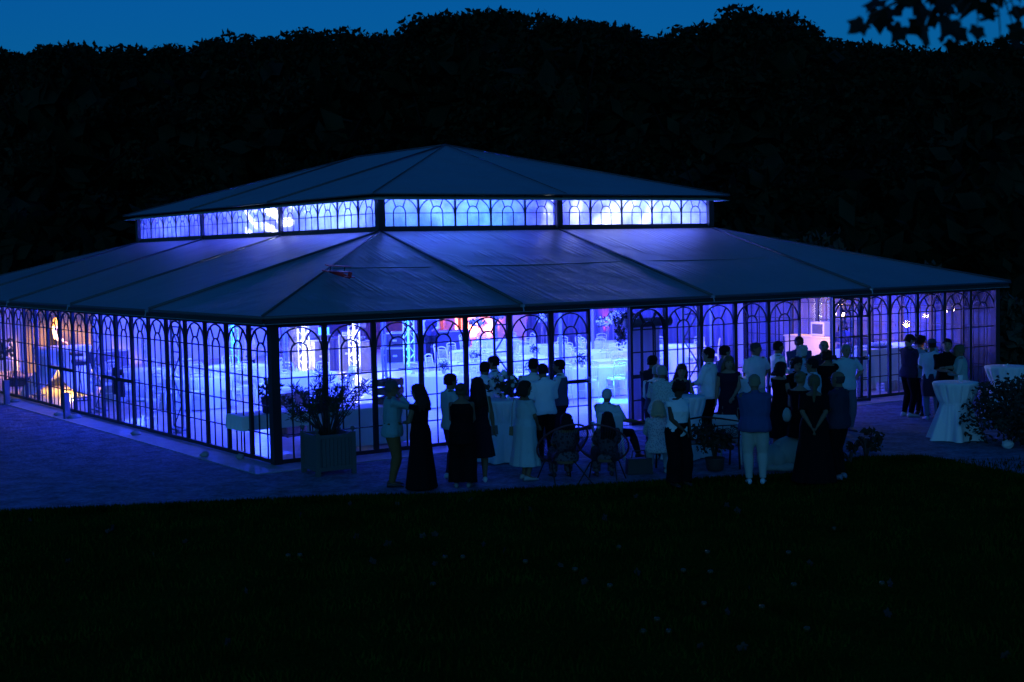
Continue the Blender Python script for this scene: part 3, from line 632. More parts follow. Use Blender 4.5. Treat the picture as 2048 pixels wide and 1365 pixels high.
curtain((20.14, 9.1, 0), (20.14, .15, 0), .03, HG, mat('pale_sheer_curtain', (.17, .155, .21), .9), per=.45, amp=.03, label='pale thin curtain hanging outside the side windows by the bar')
curtain((8.15, .22, 0), (9.0, .2, 0), .05, 2.05, M_SHEER, amp=.03, per=.3, label='sheer curtain hanging behind the folded-back door leaf')
t = MB().tube([(8.1, .2, 2.1), (9.3, .2, 2.1)], .1, 12).build('rolled_blind', mat('blue_grey_canvas', (.12, .12, .16), .8), None, True); tag(t, 'rolled-up canvas blind above the sheer curtain beside the doorway', 'blind')
# ---- dark lower drape and side screens at the back wall
MB().box((16.2, 24.9, .55), (5.4, .06, 1.1)).build('low_screen', M_CURD)
tag(bpy.data.objects['low_screen'], 'low dark screen standing along the foot of the white back wall', 'screen')

# ---- chair prototype (white spindle-back banqueting chair)
def chair_proto():
    t = empty('banquet_chair', (0, 0, -950))
    s = MB().box((0, 0, .445), (.38, .38, .03)); s.box((0, 0, .47), (.34, .34, .03), taper=.92); s.build('seat', M_WHITE, t)
    for sx in (-1, 1):
        MB().tube([(sx*.17, .17, 0), (sx*.17, .17, .2), (sx*.165, .165, .43)], [.011, .014, .019], 6).build('leg', M_WHITE, t, True)
        MB().tube([(sx*.175, -.22, 0), (sx*.17, -.175, .44)], [.012, .018], 6).build('leg', M_WHITE, t, True)
    b = MB()
    for sx in (-1, 1): b.tube([(sx*.17, -.175, .44), (sx*.172, -.2, .7), (sx*.165, -.23, .9)], [.017, .015, .014], 6)
    b.tube([(-.175, -.23, .9), (-.09, -.235, .93), (0, -.237, .94), (.09, -.235, .93), (.175, -.23, .9)], .018, 6)
    b.tube([(-.17, -.222, .85), (.17, -.222, .85)], .011, 6); b.tube([(-.17, -.19, .56), (.17, -.19, .56)], .011, 6)
    for k in range(5): x = -.11+.055*k; b.tube([(x, -.19, .56), (x, -.222, .85)], .008, 5)
    b.build('backrest', M_WHITE, t, True)
    x = MB()
    for sx in (-1, 1): x.tube([(sx*.17, .168, .22), (sx*.172, -.195, .22)], .008, 5)
    x.tube([(-.17, 0, .22), (.17, 0, .22)], .008, 5); x.tube([(-.17, .167, .28), (.17, .167, .28)], .008, 5); x.build('stretcher', M_WHITE, t, True)
    return fin(t)
CHAIR = chair_proto(); chair_used = []
def place_chair(x, y, rz, label, group, z=0.0):
    if not chair_used:
        CHAIR.location = (x, y, z); CHAIR.rotation_euler = (0, 0, rz); tag(CHAIR, label, 'chair', group); chair_used.append(1); return CHAIR
    return tag(again(CHAIR, (x, y, z), rz), label, 'chair', group)
# ---- tables
def cloth_round(r, H, seed=0, drop=.02):
    rg = random.Random(seed); k1 = rg.randint(9, 13); ph = rg.uniform(0, 6)
    f = lambda t, z: (1-z/H)*(.035*math.sin(k1*t+ph)+.02*math.sin(2.3*k1*t))
    return MB().lathe([(0.001, H+.006), (r*.6, H+.006), (r, H+.005), (r+.012, H-.01), (r+.03, H*.6), (r+.06, .02)], n=96, fold=f, cap=False)
def cloth_rect(lx, ly, H):
    rings = []; n_ = 160
    for (e, z) in ((-.3, H+.005), (0, H+.005), (.012, H-.012), (.02, H*.5), (.05, .02)):
        ring = []
        for k in range(n_):
            u = k/n_*4; s_, f_ = int(u), u-int(u); a, b = lx/2, ly/2
            P_ = [(-a+2*a*f_, -b), (a, -b+2*b*f_), (a-2*a*f_, b), (-a, b-2*b*f_)][s_]
            if e < 0: P_ = (P_[0]*.5, P_[1]*.5); ex = ey = 0
            else:
                w_ = (1-z/H)*.03*math.sin(k*.9)+e; ex, ey = [(0, -w_), (w_, 0), (0, w_), (-w_, 0)][s_]
            ring.append((P_[0]+ex, P_[1]+ey, z))
        rings.append(ring)
    mb = MB().rings(rings, cap=False); mb.add([(-lx/4, -ly/4, H+.005), (lx/4, -ly/4, H+.005), (lx/4, ly/4, H+.005), (-lx/4, ly/4, H+.005)], [(0, 1, 2, 3)]); return mb
def folding_legs(t, lx, ly, H):
    for sx in (-1, 1):
        MB().tube([(sx*lx*.36, -ly*.36, 0), (sx*lx*.36, -ly*.36, H*.8), (sx*lx*.3, -ly*.3, H-.04), (sx*lx*.3, ly*.3, H-.04), (sx*lx*.36, ly*.36, H*.8), (sx*lx*.36, ly*.36, 0)], .014, 6).build('leg', M_CASE, t, True)
TD = {}
def table(pos, kind, size, desc, nch=8, rz=0, H=.74, skip=(), group=None):
    x, y = pos[0], pos[1]
    t = empty('banquet_table', (x, y, 0), rz, 'clothed banquet table ' + desc, 'table', 'banquet tables in the pavilion')
    if kind == 'round':
        MB().lathe([(0.001, H), (size, H), (size, H-.03), (0.001, H-.03)], n=32, cap=False).build('tabletop', M_WOOD, t); folding_legs(t, size*1.6, size*1.6, H)
        c = cloth_round(size, H, int(x*7+y*3)).build('tablecloth', M_CLOTH, None, True, loc=(x, y, 0), rz=rz)
    else:
        MB().box((0, 0, H-.015), (size[0], size[1], .03)).build('tabletop', M_WOOD, t); folding_legs(t, size[0], size[1], H)
        c = cloth_rect(size[0], size[1], H).build('tablecloth', M_CLOTH, None, False, loc=(x, y, 0), rz=rz)
    tag(c, 'white cloth ' + desc, 'tablecloth', 'white tablecloths on the banquet tables')
    lab = 'white chair at table ' + desc
    if kind == 'round':
        for k in range(nch):
            if k in skip: continue
            a = 2*math.pi*k/nch+rz+.2; rr = size+.24+.06*math.sin(k*5+x); place_chair(x+rr*math.cos(a), y+rr*math.sin(a), a+math.pi/2+.08*math.sin(k*3+y), lab, 'chairs at the table ' + desc)
    else:
        n_ = nch//2
        for s in (-1, 1):
            for k in range(n_):
                if (s, k) in skip: continue
                u = (k+.5)/n_-.5; p = Vector((u*size[0], s*(size[1]/2+.24), 0)); p.rotate(Matrix.Rotation(rz, 3, 'Z'))
                place_chair(x+p.x, y+p.y, rz+(0 if s < 0 else math.pi)+.06*math.sin(k*4+x), lab, 'chairs at the table ' + desc)
    return x, y, H
TB = {}
def P3(px, py, z=.75): p = at(px, py, z); return (p.x, p.y)
TB['a'] = table((7.2, 6.3), 'round', .8, 'nearest the middle of the front glass wall', 6, .3, skip=(3, 4))
TB['b'] = table((8.3, 4.2), 'round', .8, 'behind the second flowered spot near the front glass', 6, .9, skip=(3,4))
TB['c'] = table((10.6, 5.3), 'rect', (2.4, .8), 'as a long table just left of the open doorway', 6, -.15)
TB['d'] = table((13.0, 6.4), 'rect', (2.2, .8), 'as a long table seen through the open doorway', 6, -.1)
TB['e'] = table((9.6, 8.6), 'round', .8, 'in the second row left of the doorway', 8, .2)
TB['f'] = table((11.8, 9.0), 'round', .8, 'in the second row behind the doorway', 8, .5)
TB['g'] = table((14.6, 9.2), 'round', .8, 'in the second row at the right, under tall flowers', 8, .1)
TB['h'] = table((12.2, 12.2), 'round', .8, 'in the third row before the orange-lit wall', 8, .7)
TB['i'] = table((14.8, 12.4), 'round', .8, 'in the third row at the right', 8, .3)
TB['j'] = table((17.3, 12.0), 'round', .8, 'in the third row against the side curtain', 8, .3)
TB['k'] = table((15.2, 15.6), 'round', .8, 'in the back row before the pink-lit wall', 8, .4)
TB['l'] = table((5.0, 9.0), 'round', .8, 'behind the potted oleander', 8, .5)
TB['m'] = table((2.7, 10.2), 'round', .85, 'inside the left glass wall nearest the corner', 8, .2)
TB['n'] = table((2.4, 13.4), 'round', .85, 'inside the middle of the left glass wall', 8, .8, skip=(6,))
TB['o'] = table((4.8, 12.6), 'round', .8, 'in the second row behind the left glass wall', 6, .1)
TB['p'] = table((17.4, 9.2), 'round', .8, 'at the right beside the pale thin curtain', 6, .1)
# loose chairs
place_chair(.7, 8.3, R_(-70), 'white spindle-back chair standing alone inside the left glass door', 'loose chairs')
place_chair(12.0, 5.0-.9, R_(25), 'white spindle-back chair pulled out in the open doorway', 'loose chairs')
# chairs hung with dark jackets
for k, (x, y, lab) in enumerate(((1.5, 11.9, 'dark jacket hung over a chair back, left of the pair'), (1.35, 11.2, 'dark jacket hung over a chair back, right of the pair'))):
    place_chair(x, y, R_(-90), 'white chair with a dark jacket on its back, ' + ('left of the pair' if k == 0 else 'right of the pair'), 'chairs with jackets')
    j = MB(); rr = []
    for (z, w_, d_) in ((.97, .05, .05), (.95, .2, .06), (.85, .24, .07), (.6, .25, .08), (.35, .27, .08), (.3, .26, .07)): rr.append([(w_*math.cos(a)*(1+.06*math.sin(5*a)), -.235+d_*math.sin(a), z) for a in [2*math.pi*q/20 for q in range(20)]])
    j.rings(rr); o = j.build('hanging_jacket', mat('dark_jacket_cloth', (.02, .02, .025), .9), None, True, loc=(x, y, 0), rz=R_(-90)); tag(o, lab, 'jacket')

# ---- tall centrepieces with flower balls
M_FLW = mat('white_flowers', (.75, .75, .72), .8); M_STAND = mat('clear_gold_stand', (.5, .45, .35), .3, .6)
def centre_proto():
    t = empty('tall_centrepiece', (0, 0, -960)); s = MB()
    for a in range(4): x, y = .12*math.cos(a*1.571+.78), .12*math.sin(a*1.571+.78); s.tube([(x, y, .0), (x, y, .72)], .006, 5)
    for z in (.0, .72):
        q = [(.12*math.cos(a*1.571+.78), .12*math.sin(a*1.571+.78), z) for a in range(5)]
        for a, b in zip(q[:-1], q[1:]): s.tube([a, b], .006, 5)
    s.build('stand', M_STAND, t); rg = random.Random(2); f = MB(); g_ = MB()
    for k in range(75):
        d = Vector((rg.gauss(0, 1), rg.gauss(0, 1), rg.gauss(0, .7))).normalized(); p = Vector((0, 0, .84))+Vector((d.x*.24, d.y*.24, d.z*.15))*rg.uniform(.6, 1); f.ball(p, rg.uniform(.02, .04), 6, 4, .1)
    leaf_cards(g_, (0, 0, .82), (.3, .3, .17), 160, .04, rg, .6); f.build('flowers', M_FLW, t, True); g_.build('greenery', M_LEAF, t); return fin(t)
CP = centre_proto(); cpu = []
def centre(px, py, lab, tb, z=.75):
    x, y, H = TB[tb]; loc = (x+.05, y+.05, H+.008)
    if not cpu: CP.location = loc; cpu.append(1); tag(CP, lab, 'flower arrangement', 'tall flower centrepieces'); return
    tag(again(CP, loc, px*.3), lab, 'flower arrangement', 'tall flower centrepieces')
centre(957, 650, 'tall stand of white flowers before the pink-lit wall', 'h'); centre(1065, 650, 'tall stand of white flowers left of the doorway in the back row', 'i'); centre(1208, 645, 'tall stand of white flowers framed by the open doorway', 'g')
centre(1100, 640, 'tall stand of white flowers against the side curtain', 'j'); centre(1000, 640, 'tall stand of white flowers on the back row table', 'k')
def low_flowers(loc, lab, r=.14, seed=0, vase=True):
    t = empty('table_flowers', loc, 0, lab, 'flower arrangement'); rg = random.Random(seed); f = MB(); g_ = MB()
    MB().lathe([(.03, 0), (.045, .02), (.04, .08), (.05, .12), (.042, .12), (.034, .06)], n=14).build('vase', mat('pale_vase', (.5, .5, .5), .3), t, True)
    for k in range(14): d = Vector((rg.gauss(0, 1), rg.gauss(0, 1), rg.gauss(.3, .7))).normalized(); f.ball(Vector((0, 0, .12+r*.6))+d*r*.8, rg.uniform(.015, .035)*r/.14, 6, 4, .1)
    leaf_cards(g_, (0, 0, .12+r*.5), (r*1.2, r*1.2, r), 130, .03*r/.12, rg, .2); f.build('flowers', M_FLW, t, True); g_.build('greenery', M_LEAF, t); return t
for k, (tb, d) in enumerate((('a', 'on the round table nearest the middle of the front glass'), ('b', 'on the second round table along the front glass'), ('c', 'on the long table left of the doorway'), ('e', 'on the second-row table left of the doorway'), ('f', 'on the second-row table behind the doorway'))):
    x, y, H = TB[tb]; low_flowers((x+.1, y-.15, H+.008), 'low bunch of white flowers ' + d, .15, k)
hf = empty('hanging_flowers', (9.62, 2.1, 1.72), 0, 'dark cascading flower arrangement hanging inside the right edge of the doorway', 'flower arrangement'); g_ = MB(); rg = random.Random(6); f = MB()
leaf_cards(g_, (.05, 0, .35), (.34, .3, .22), 420, .045, rg, .1); leaf_cards(g_, (-.12, 0, 0), (.17, .17, .36), 260, .04, rg, .1)
for k in range(16): f.ball((rg.uniform(-.25, .25), rg.uniform(-.2, .2), rg.uniform(-.2, .5)), .03, 6, 4, .1)
g_.build('greenery', M_LEAF, hf); f.build('flowers', mat('mauve_flowers', (.25, .15, .3), .8), hf, True)
MB().tube([(0, 0, .5), (0, 0, 1.1)], .012, 6).box((0, 0, .45), (.3, .04, .03)).build('hanger', M_ALU, hf)
# place cards / napkins tents on the tables
def napkins(tb, n_, r, desc):
    x, y, H = TB[tb]
    for k in range(n_):
        a = 2*math.pi*k/n_+.4; o = MB().add([(-.06, -.04, 0), (.06, -.04, 0), (.06, .04, 0), (-.06, .04, 0), (0, 0, .13)], [(3, 2, 1, 0), (0, 1, 4), (1, 2, 4), (2, 3, 4), (3, 0, 4)]).build('folded_napkin', M_WHITE, None, loc=(x+r*math.cos(a), y+r*math.sin(a), H+.008), rz=a)
        tag(o, 'white folded napkin standing on the table ' + desc, 'napkin', 'napkins on the table ' + desc)
napkins('a', 6, .58, 'nearest the middle of the front glass wall'); napkins('m', 7, .62, 'inside the left glass wall nearest the corner'); napkins('l', 6, .58, 'behind the potted oleander')

# ---- lit truss totems with moving heads, DJ booth, speakers
def totem(px, py, H, col, e, lab, head=True, w_=.24):
    p = at(px, py, 0); t = empty('truss_totem', (p.x, p.y, 0), R_(20), lab, 'truss totem', 'lit truss totems')
    b = MB(); h = w_/2
    for sx in (-1, 1):
        for sy in (-1, 1): b.tube([(sx*h, sy*h, .03), (sx*h, sy*h, H)], .022, 6)
    n_ = int(H/.22)
    for k in range(n_):
        z0, z1 = .05+k*(H-.05)/n_, .05+(k+1)*(H-.05)/n_; s = 1 if k % 2 else -1
        b.tube([(-h*s, -h, z0), (h*s, -h, z1)], .011, 4); b.tube([(-h*s, h, z1), (h*s, h, z0)], .011, 4); b.tube([(-h, -h*s, z0), (-h, h*s, z1)], .011, 4); b.tube([(h, h*s, z0), (h, -h*s, z1)], .011, 4)
    b.build('truss', mat('white_truss', (.75, .75, .75), .35, .2), t, True); MB().box((0, 0, .015), (.5, .5, .03)).build('base_plate', M_CASE, t); MB().box((0, 0, H+.015), (.36, .36, .03)).build('top_plate', M_CASE, t)
    ec = mat('led_'+str(len(MATS)), col, .4, emit=col, estr=9)
    MB().tube([(0, 0, .06), (0, 0, H*.97)], .035, 8).build('led_tube', ec, t, True)
    for z in (.3, H*.5, H-.25): light('POINT', 'totem_light', (p.x, p.y, z), e/3, col, .05)
    if head:
        m = MB().tube([(-.1, 0, H+.06), (-.1, 0, H+.28)], .03, 6); m.tube([(.1, 0, H+.06), (.1, 0, H+.28)], .03, 6); m.box((0, 0, H+.05), (.28, .22, .05)); m.tube([(0, .12, H+.2), (0, -.14, H+.32)], [.06, .095], 14); m.build('moving_head', M_BLACK, t, True)
        MB().ball((0, -.15, H+.33), (.06, .02, .06), 10, 6).build('lens', mat('lit_lens_'+str(len(MATS)), (.9, .95, 1), .3, emit=(.75, .9, 1), estr=14), t, True)
    return t
WH = (1.0, .97, .66)
totem(609, 750, 1.6, WH, 420, 'white-lit truss totem left of the disc jockey booth with a bright moving head on top')
totem(710, 748, 1.6, WH, 420, 'white-lit truss totem right of the disc jockey booth with a bright moving head on top')
totem(819, 738, 2.3, (.02, .45, 1), 200, 'cyan-lit truss totem right of the dance floor', head=False)
totem(468, 753, 2.3, (.02, .6, 1), 200, 'cyan-lit truss totem seen through the left glass wall', head=False)
q = at(672, 742, 0); dj = empty('dj_booth', (q.x, q.y, 0), R_(-28), 'dark draped disc jockey booth between the white-lit totems', 'booth')
dc = MB(); dc.box((0, 0, 1.02), (1.9, .7, .05)); dc.build('counter', M_CASE, dj)
cr = [[(x*(1+.0)+0, y, z) for (x, y) in [(-.93+1.86*k/60, -.33+.02*math.sin(k*1.3)) for k in range(61)]] for z in (.02, .99)]
MB().rings(cr, cap=False, closed=False).build('front_drape', mat('navy_drape', (.05, .05, .09), .9), dj, True)
MB().box((-.92, 0, .5), (.03, .66, .98)).box((.92, 0, .5), (.03, .66, .98)).build('side_panel', M_CASE, dj)
def local(o, v): return o.matrix_basis @ Vector(v) if False else Vector(o.location)+Matrix.Rotation(o.rotation_euler.z, 3, 'Z') @ Vector(v)
c_ = local(dj, (-.35, 0, 1.05)); cn = empty('mixing_controller', c_, R_(-28), 'mixing controller with knobs on the disc jockey booth', 'controller')
MB().box((0, 0, .05), (.62, .34, .07)).build('body', M_CASE, cn); MB().lathe([(.001, .1), (.11, .1), (.11, .085), (.001, .085)], (-.18, 0, 0), 20, cap=False).lathe([(.001, .1), (.11, .1), (.11, .085), (.001, .085)], (.18, 0, 0), 20, cap=False).build('platter', M_ALU, cn)
MB().box((0, .2, .2), (.34, .02, .24), rx=-.25).build('screen', mat('lit_screen', (.1, .4, .5), .3, emit=(.1, .6, .8), estr=1.2), cn)
for k, (x, lab) in enumerate(((.35, 'small desk lamp and cables heaped on the booth'), (.62, 'laptop open on the right of the booth'))):
    c_ = local(dj, (x, 0, 1.05)); o = empty('laptop' if k else 'effects_rack', c_, R_(-28), 'laptop open on the right end of the disc jockey booth' if k else 'low rack of effects units on the disc jockey booth', 'laptop' if k else 'rack')
    MB().box((0, 0, .012 if k else .1), (.3, .22, .02 if k else .2)).build('base' if k else 'case', M_ALU if k else M_CASE, o); MB().box((0, .12, .12) if k else (0, -.115, .1), (.3, .012, .2) if k else (.26, .012, .15), rx=-.2 if k else 0).build('screen' if k else 'front_panel', M_ALU, o)
def speaker(px, py, wdh, z, lab, stand=False, rz=-.5):
    p = at(px, py, 0); t = empty('loudspeaker', (p.x, p.y, z), rz, lab, 'loudspeaker'); w_, d_, h = wdh
    MB().box((0, 0, h/2), (w_, d_, h)).build('cabinet', M_CASE, t)
    MB().box((0, -d_/2-.008, h/2), (w_*.88, .012, h*.9)).build('grille', mat('speaker_grille', (.06, .06, .07), .6, .3, bump=.5, bump_scale=300), t)
    return t
speaker(728, 742, (.62, .6, .95), 0, 'big black bass speaker right of the second white-lit totem')
speaker(728, 742, (.2, .2, .9), 1.35, 'slim black column speaker on a pole above the bass speaker')
pp = at(728, 742, 0); tag(MB().tube([(0, 0, .95), (0, 0, 1.35)], .02, 8).build('speaker_pole', M_CASE, None, loc=(pp.x, pp.y, 0)), 'short pole between the bass and the column speaker', 'pole')
speaker(582, 748, (.6, .6, 1.1), 0, 'big black bass speaker left of the first white-lit totem'); speaker(582, 748, (.55, .5, .7), 1.1, 'black speaker stacked on the bass speaker at the left of the booth')
def flight_case(px, py, d3, z, lab, m, rz=-.5):
    p = at(px, py, 0); t = empty('flight_case', (p.x, p.y, z), rz, lab, 'flight case'); a, b, c = [v/2 for v in d3]
    MB().box((0, 0, c), (d3[0]-.01, d3[1]-.01, d3[2]-.01)).build('body', m, t); e = MB()
    for sx in (-1, 1):
        for sy in (-1, 1): e.box((sx*a, sy*b, c), (.03, .03, 2*c))
    for zz in (.01, 2*c-.01):
        for s in (-1, 1): e.box((0, s*b, zz), (2*a-.03, .03, .03)); e.box((s*a, 0, zz), (.03, 2*b-.03, .03))
    e.build('edging', M_ALU, t); MB().box((0, -b-.008, c), (.14, .012, .06)).build('handle', M_ALU, t); return t
flight_case(629, 744, (.5, .5, 1.0), 0, 'pale wooden flight case lit yellow beside the left totem', mat('pale_plywood', (.5, .42, .25), .6))
flight_case(645, 744, (.45, .5, 1.0), 0, 'black flight case with metal edges left of the booth', M_CASE); flight_case(696, 743, (.5, .5, 1.15), 0, 'black flight case with several catches right of the booth', M_CASE)
flight_case(790, 726, (.9, .6, .5), 0, 'black flight case with a screen on it at the back of the dance floor', M_CASE); flight_case(790, 726, (.6, .3, .5), .5, 'upright black case on top of the flight case at the back', M_CASE)
flight_case(862, 722, (2.6, .7, 1.0), 0, 'long dark stage block at the back right of the dance floor', M_CURD)

# ---- corner tables just inside the glass
def prop_table(x, y, lx, ly, rz, H, lab, drop, clab):
    t = empty('folding_table', (x, y, 0), rz, lab, 'table'); MB().box((0, 0, H-.015), (lx, ly, .03)).build('tabletop', M_WHITE, t); folding_legs(t, lx, ly, H)
    rings = []
    for (k, z) in ((0, H+.006), (.01, H-.005), (.03, H-drop)):
        ring = []
        for i in range(96):
            u = i/96*4; s_, f_ = int(u), u-int(u); a, b = lx/2+k, ly/2+k; wv = .012*math.sin(i*1.1)*(1 if k > .02 else 0)
            q = [(-a+2*a*f_, -b-wv), (a+wv, -b+2*b*f_), (a-2*a*f_, b+wv), (-a-wv, b-2*b*f_)][s_]; ring.append((q[0], q[1], z))
        rings.append(ring)
    mb = MB().rings(rings, cap=False); mb.add([(-lx/2, -ly/2, H+.006), (lx/2, -ly/2, H+.006), (lx/2, ly/2, H+.006), (-lx/2, ly/2, H+.006)], [(0, 1, 2, 3)])
    tag(mb.build('tablecloth', M_CLOTH, None, False, loc=(x, y, 0), rz=rz), clab, 'tablecloth'); return t
prop_table(.75, 1.55, 1.7, .7, 0, .74, 'folding table with metal legs inside the near corner, left glass side', .26, 'short white cloth on the corner folding table with bare metal legs')
prop_table(2.35, 1.2, 1.9, .75, 0, .74, 'long folding table inside the front glass behind the potted oleander', .7, 'white cloth hanging low on the table behind the potted oleander')
def crate(x, y, z, d3, rz, lab, m=M_WOOD):
    t = empty('slatted_crate', (x, y, z), rz, lab, 'crate'); a, b, c = d3; n_ = 3; s = MB(); bd = MB()
    for k in range(n_):
        zz = c*(k+.5)/n_; h = c/n_*.72
        s.box((0, -b/2, zz), (a, .015, h)); s.box((0, b/2, zz), (a, .015, h)); s.box((-a/2, 0, zz), (.015, b-.03, h)); s.box((a/2, 0, zz), (.015, b-.03, h))
    for sx in (-1, 1):
        for sy in (-1, 1): bd.box((sx*(a/2-.03), sy*(b/2-.03), c/2), (.04, .04, c-.002))
    bd.box((0, 0, .01), (a-.1, b-.1, .015)); s.build('slats', m, t); bd.build('corner_battens', m, t); return t
crate(2.95, 1.15, .75, (.5, .36, .5), .5, 'dark slatted crate standing on end on the long folding table'); crate(1.95, 3.4, .0, (.55, .4, .9), .2, 'brown slatted wooden crate stood behind the long folding table')
crate(1.35, .75, .75, (.42, .3, .27), 0, 'dark wooden box beside the potted oleander behind the glass', mat('dark_box', (.04, .03, .03), .7))
bk = empty('ice_bucket', (.55, 1.35, .75), 0, 'dark round bucket on the corner folding table', 'bucket'); MB().lathe([(.12, 0), (.16, .02), (.19, .3), (.2, .31), (.18, .31), (.15, .04)], n=24).build('pail', M_CASE, bk, True); MB().tube([(-.19, 0, .27), (-.22, 0, .2)], .012, 6).tube([(.19, 0, .27), (.22, 0, .2)], .012, 6).build('handle', M_ALU, bk)
low_flowers((.55, 1.35, .98), 'vase of dark flowers standing up out of the corner bucket', .2, 31); low_flowers((1.0, 1.5, .75), 'small vase of white flowers beside the corner bucket', .11, 32)

# ---- stretch-covered table, keyboard player's corner (left, warm light)
sp = empty('stretch_covered_table', (1.55, 17.1, 0), R_(66), 'big white stretch-fabric table cover with arched gaps between its feet', 'table')
rings = []; NA = 72
for j in range(13):
    v = j/12; ring = []
    for k in range(NA):
        a = 2*math.pi*k/NA; foot = abs(math.sin(2*a))**.8
        zb = .02+(1-foot)*.72; z = 1.2+(zb-1.2)*v; sq = 1+.25*abs(math.sin(2*a))
        r = (.62-.16*math.sin(v*math.pi*.9)+.33*v*v*foot)
        ring.append((r*sq*2.0*math.cos(a), r*sq*1.1*math.sin(a), z))
    rings.append(ring)
mb = MB().rings(rings, cap=False); mb.add(rings[0], [tuple(range(NA))])
o = mb.build('cover', M_CLOTH, sp, True); o.modifiers.new('thickness', 'SOLIDIFY').thickness = .008
MB().box((0, 0, 1.17), (2.1, 1.1, .03)).build('tabletop', M_WOOD, sp)
lg = MB()
for sx in (-1, 1):
    lg.tube([(sx*.7, -.45, 0), (-sx*.7, .45, 1.15)], .018, 6)
lg.build('trestle', M_CASE, sp)
kb = empty('keyboard', (1.1, 14.2, 0), R_(80), 'dark keyboard on a crossed metal stand beside the white stretch cover', 'keyboard')
MB().box((0, 0, .98), (1.0, .32, .1)).box((0, .08, 1.2), (.85, .25, .07)).build('body', M_CASE, kb); MB().box((0, -.09, 1.037), (.9, .13, .012)).build('keys', M_WHITE, kb)
MB().tube([(-.4, 0, 0), (.4, 0, .93)], .016, 6).tube([(.4, .03, 0), (-.4, .03, .93)], .016, 6).tube([(-.4, -.2, .01), (-.4, .2, .01)], .016, 6).tube([(.4, -.2, .01), (.4, .2, .01)], .016, 6).build('stand', M_CASE, kb)
flight_case(212, 770, (1.1, .8, 1.0), 0, 'large dark case standing behind the keyboard', mat('grey_case', (.10, .095, .13), .6), rz=.2)
mp_ = empty('partition', (3.3, 23.2, 0), R_(-34), 'tall olive board lit warm behind the musician', 'partition'); MB().box((0, 0, 1.3), (2.2, .06, 2.6)).build('board', mat('olive_board', (.28, .24, .1), .8), mp_); MB().box((-1.1, .2, .02), (.1, .6, .04)).box((1.1, .2, .02), (.1, .6, .04)).build('foot', M_CASE, mp_)
light('SPOT', 'warm_spot', (1.3, 17.4, 2.45), 5200, (1, .42, .07), .12, target=(2.0, 19.5, 1.3), angle=44, blend=.4)
light('POINT', 'warm_lamp', (1.7, 17.2, .5), 300, (1, .55, .10), .1)
light('POINT', 'pendant_light', (2.0, 19.0, 2.42), 55, (1, .5, .12), .05)
rs = empty('stage_riser', (2.1, 19.8, 0), R_(-34), 'low grey riser under the musician at the left end', 'platform'); MB().box((0, 0, .12), (2.2, 1.8, .23)).build('deck', M_CASE, rs); MB().box((0, 0, .245), (2.16, 1.76, .012)).build('carpet', M_CURD, rs)
wf = empty('floor_lamp', (1.7, 17.2, 0), 0, 'small warm lamp on the floor under the white stretch cover', 'lamp'); MB().lathe([(.09, 0), (.09, .03), (.015, .04), (.015, .55), (.06, .6)], n=16).build('stand', M_CASE, wf, True); MB().ball((0, 0, .65), .05).build('bulb', mat('warm_globe', (1, .8, .5), .4, emit=(1, .6, .2), estr=10), wf, True)
wl = empty('pendant_lamp', (2.0, 19.0, 2.5), 0, 'warm lamp hanging over the musician behind the left glass', 'lamp'); MB().lathe([(.02, .14), (.05, .12), (.13, .02), (.14, 0)], n=20, cap=False).build('lamp_shade', M_CASE, wl, True); MB().tube([(0, 0, .14), (0, 0, .5)], .006, 5).build('cord', M_CASE, wl); MB().ball((0, 0, .05), .035).build('bulb', mat('warm_bulb', (1, .8, .5), .4, emit=(1, .65, .3), estr=20), wl, True)
# flowers and low table at the far left
prop_table(.9, 20.9, 1.3, .7, R_(80), .72, 'low table at the far left end inside the glass', .3, 'cloth on the low table at the far left end'); low_flowers((.9, 20.6, .74), 'spreading bunch of flowers on the table at the far left', .34, 33)
low_flowers((.9, 21.3, .74), 'second bunch of flowers at the far left edge of the pavilion', .26, 34)

# ---- bar and buffet at the right
def skirt(x, y, lx, ly, rz, H, lab, clab):
    t = empty('buffet_table', (x, y, 0), rz, lab, 'table'); MB().box((0, 0, H-.015), (lx, ly, .03)).build('tabletop', M_WHITE, t); folding_legs(t, lx, ly, H)
    tag(cloth_rect(lx, ly, H).build('table_skirt', M_CLOTH, None, False, loc=(x, y, 0), rz=rz), clab, 'tablecloth'); return t
skirt(17.3, 1.75, 1.7, .8, .0, 1.0, 'high buffet table inside the right-hand glass', 'white pleated skirt round the buffet table behind the right-hand glass'); skirt(18.9, 2.1, 1.3, .8, .3, 1.0, 'second high buffet table nearer the right corner', 'white pleated skirt round the buffet table nearest the right corner')
tr_ = empty('serving_tray', (17.5, 1.6, 1.01), .2, 'dark tray of glasses on the buffet table', 'tray'); MB().box((0, 0, .03), (.6, .36, .05)).build('base', M_CASE, tr_)
for k in range(8): MB().lathe([(.02, .056), (.03, .06), (.034, .14), (.03, .14), (.026, .07)], (-.22+.145*(k % 4), -.08+.16*(k//4), 0), 12).build('glass', M_WHITE, tr_, True)
for k, x in enumerate((16.75, 17.05)):
    o = MB().lathe([(.08, 0), (.11, .01), (.12, .05), (.05, .08), (.001, .085)], n=18, cap=False).build('covered_dish', M_WHITE, None, True, loc=(x, 1.7, 1.007)); tag(o, 'white covered dish on the buffet table, ' + ('left one' if k == 0 else 'right one'), 'dish')
bb = empty('back_bar', (19.1, 5.3, 0), R_(90), 'beige back bar with a small fridge on top behind the second doorway', 'bar')
M_BEIGE = mat('beige_panel', (.45, .34, .15), .7)
MB().box((0, 0, .53), (1.9, .5, 1.06)).build('counter', M_BEIGE, bb); MB().box((0, .01, 1.08), (1.96, .56, .04)).build('worktop', M_BEIGE, bb)
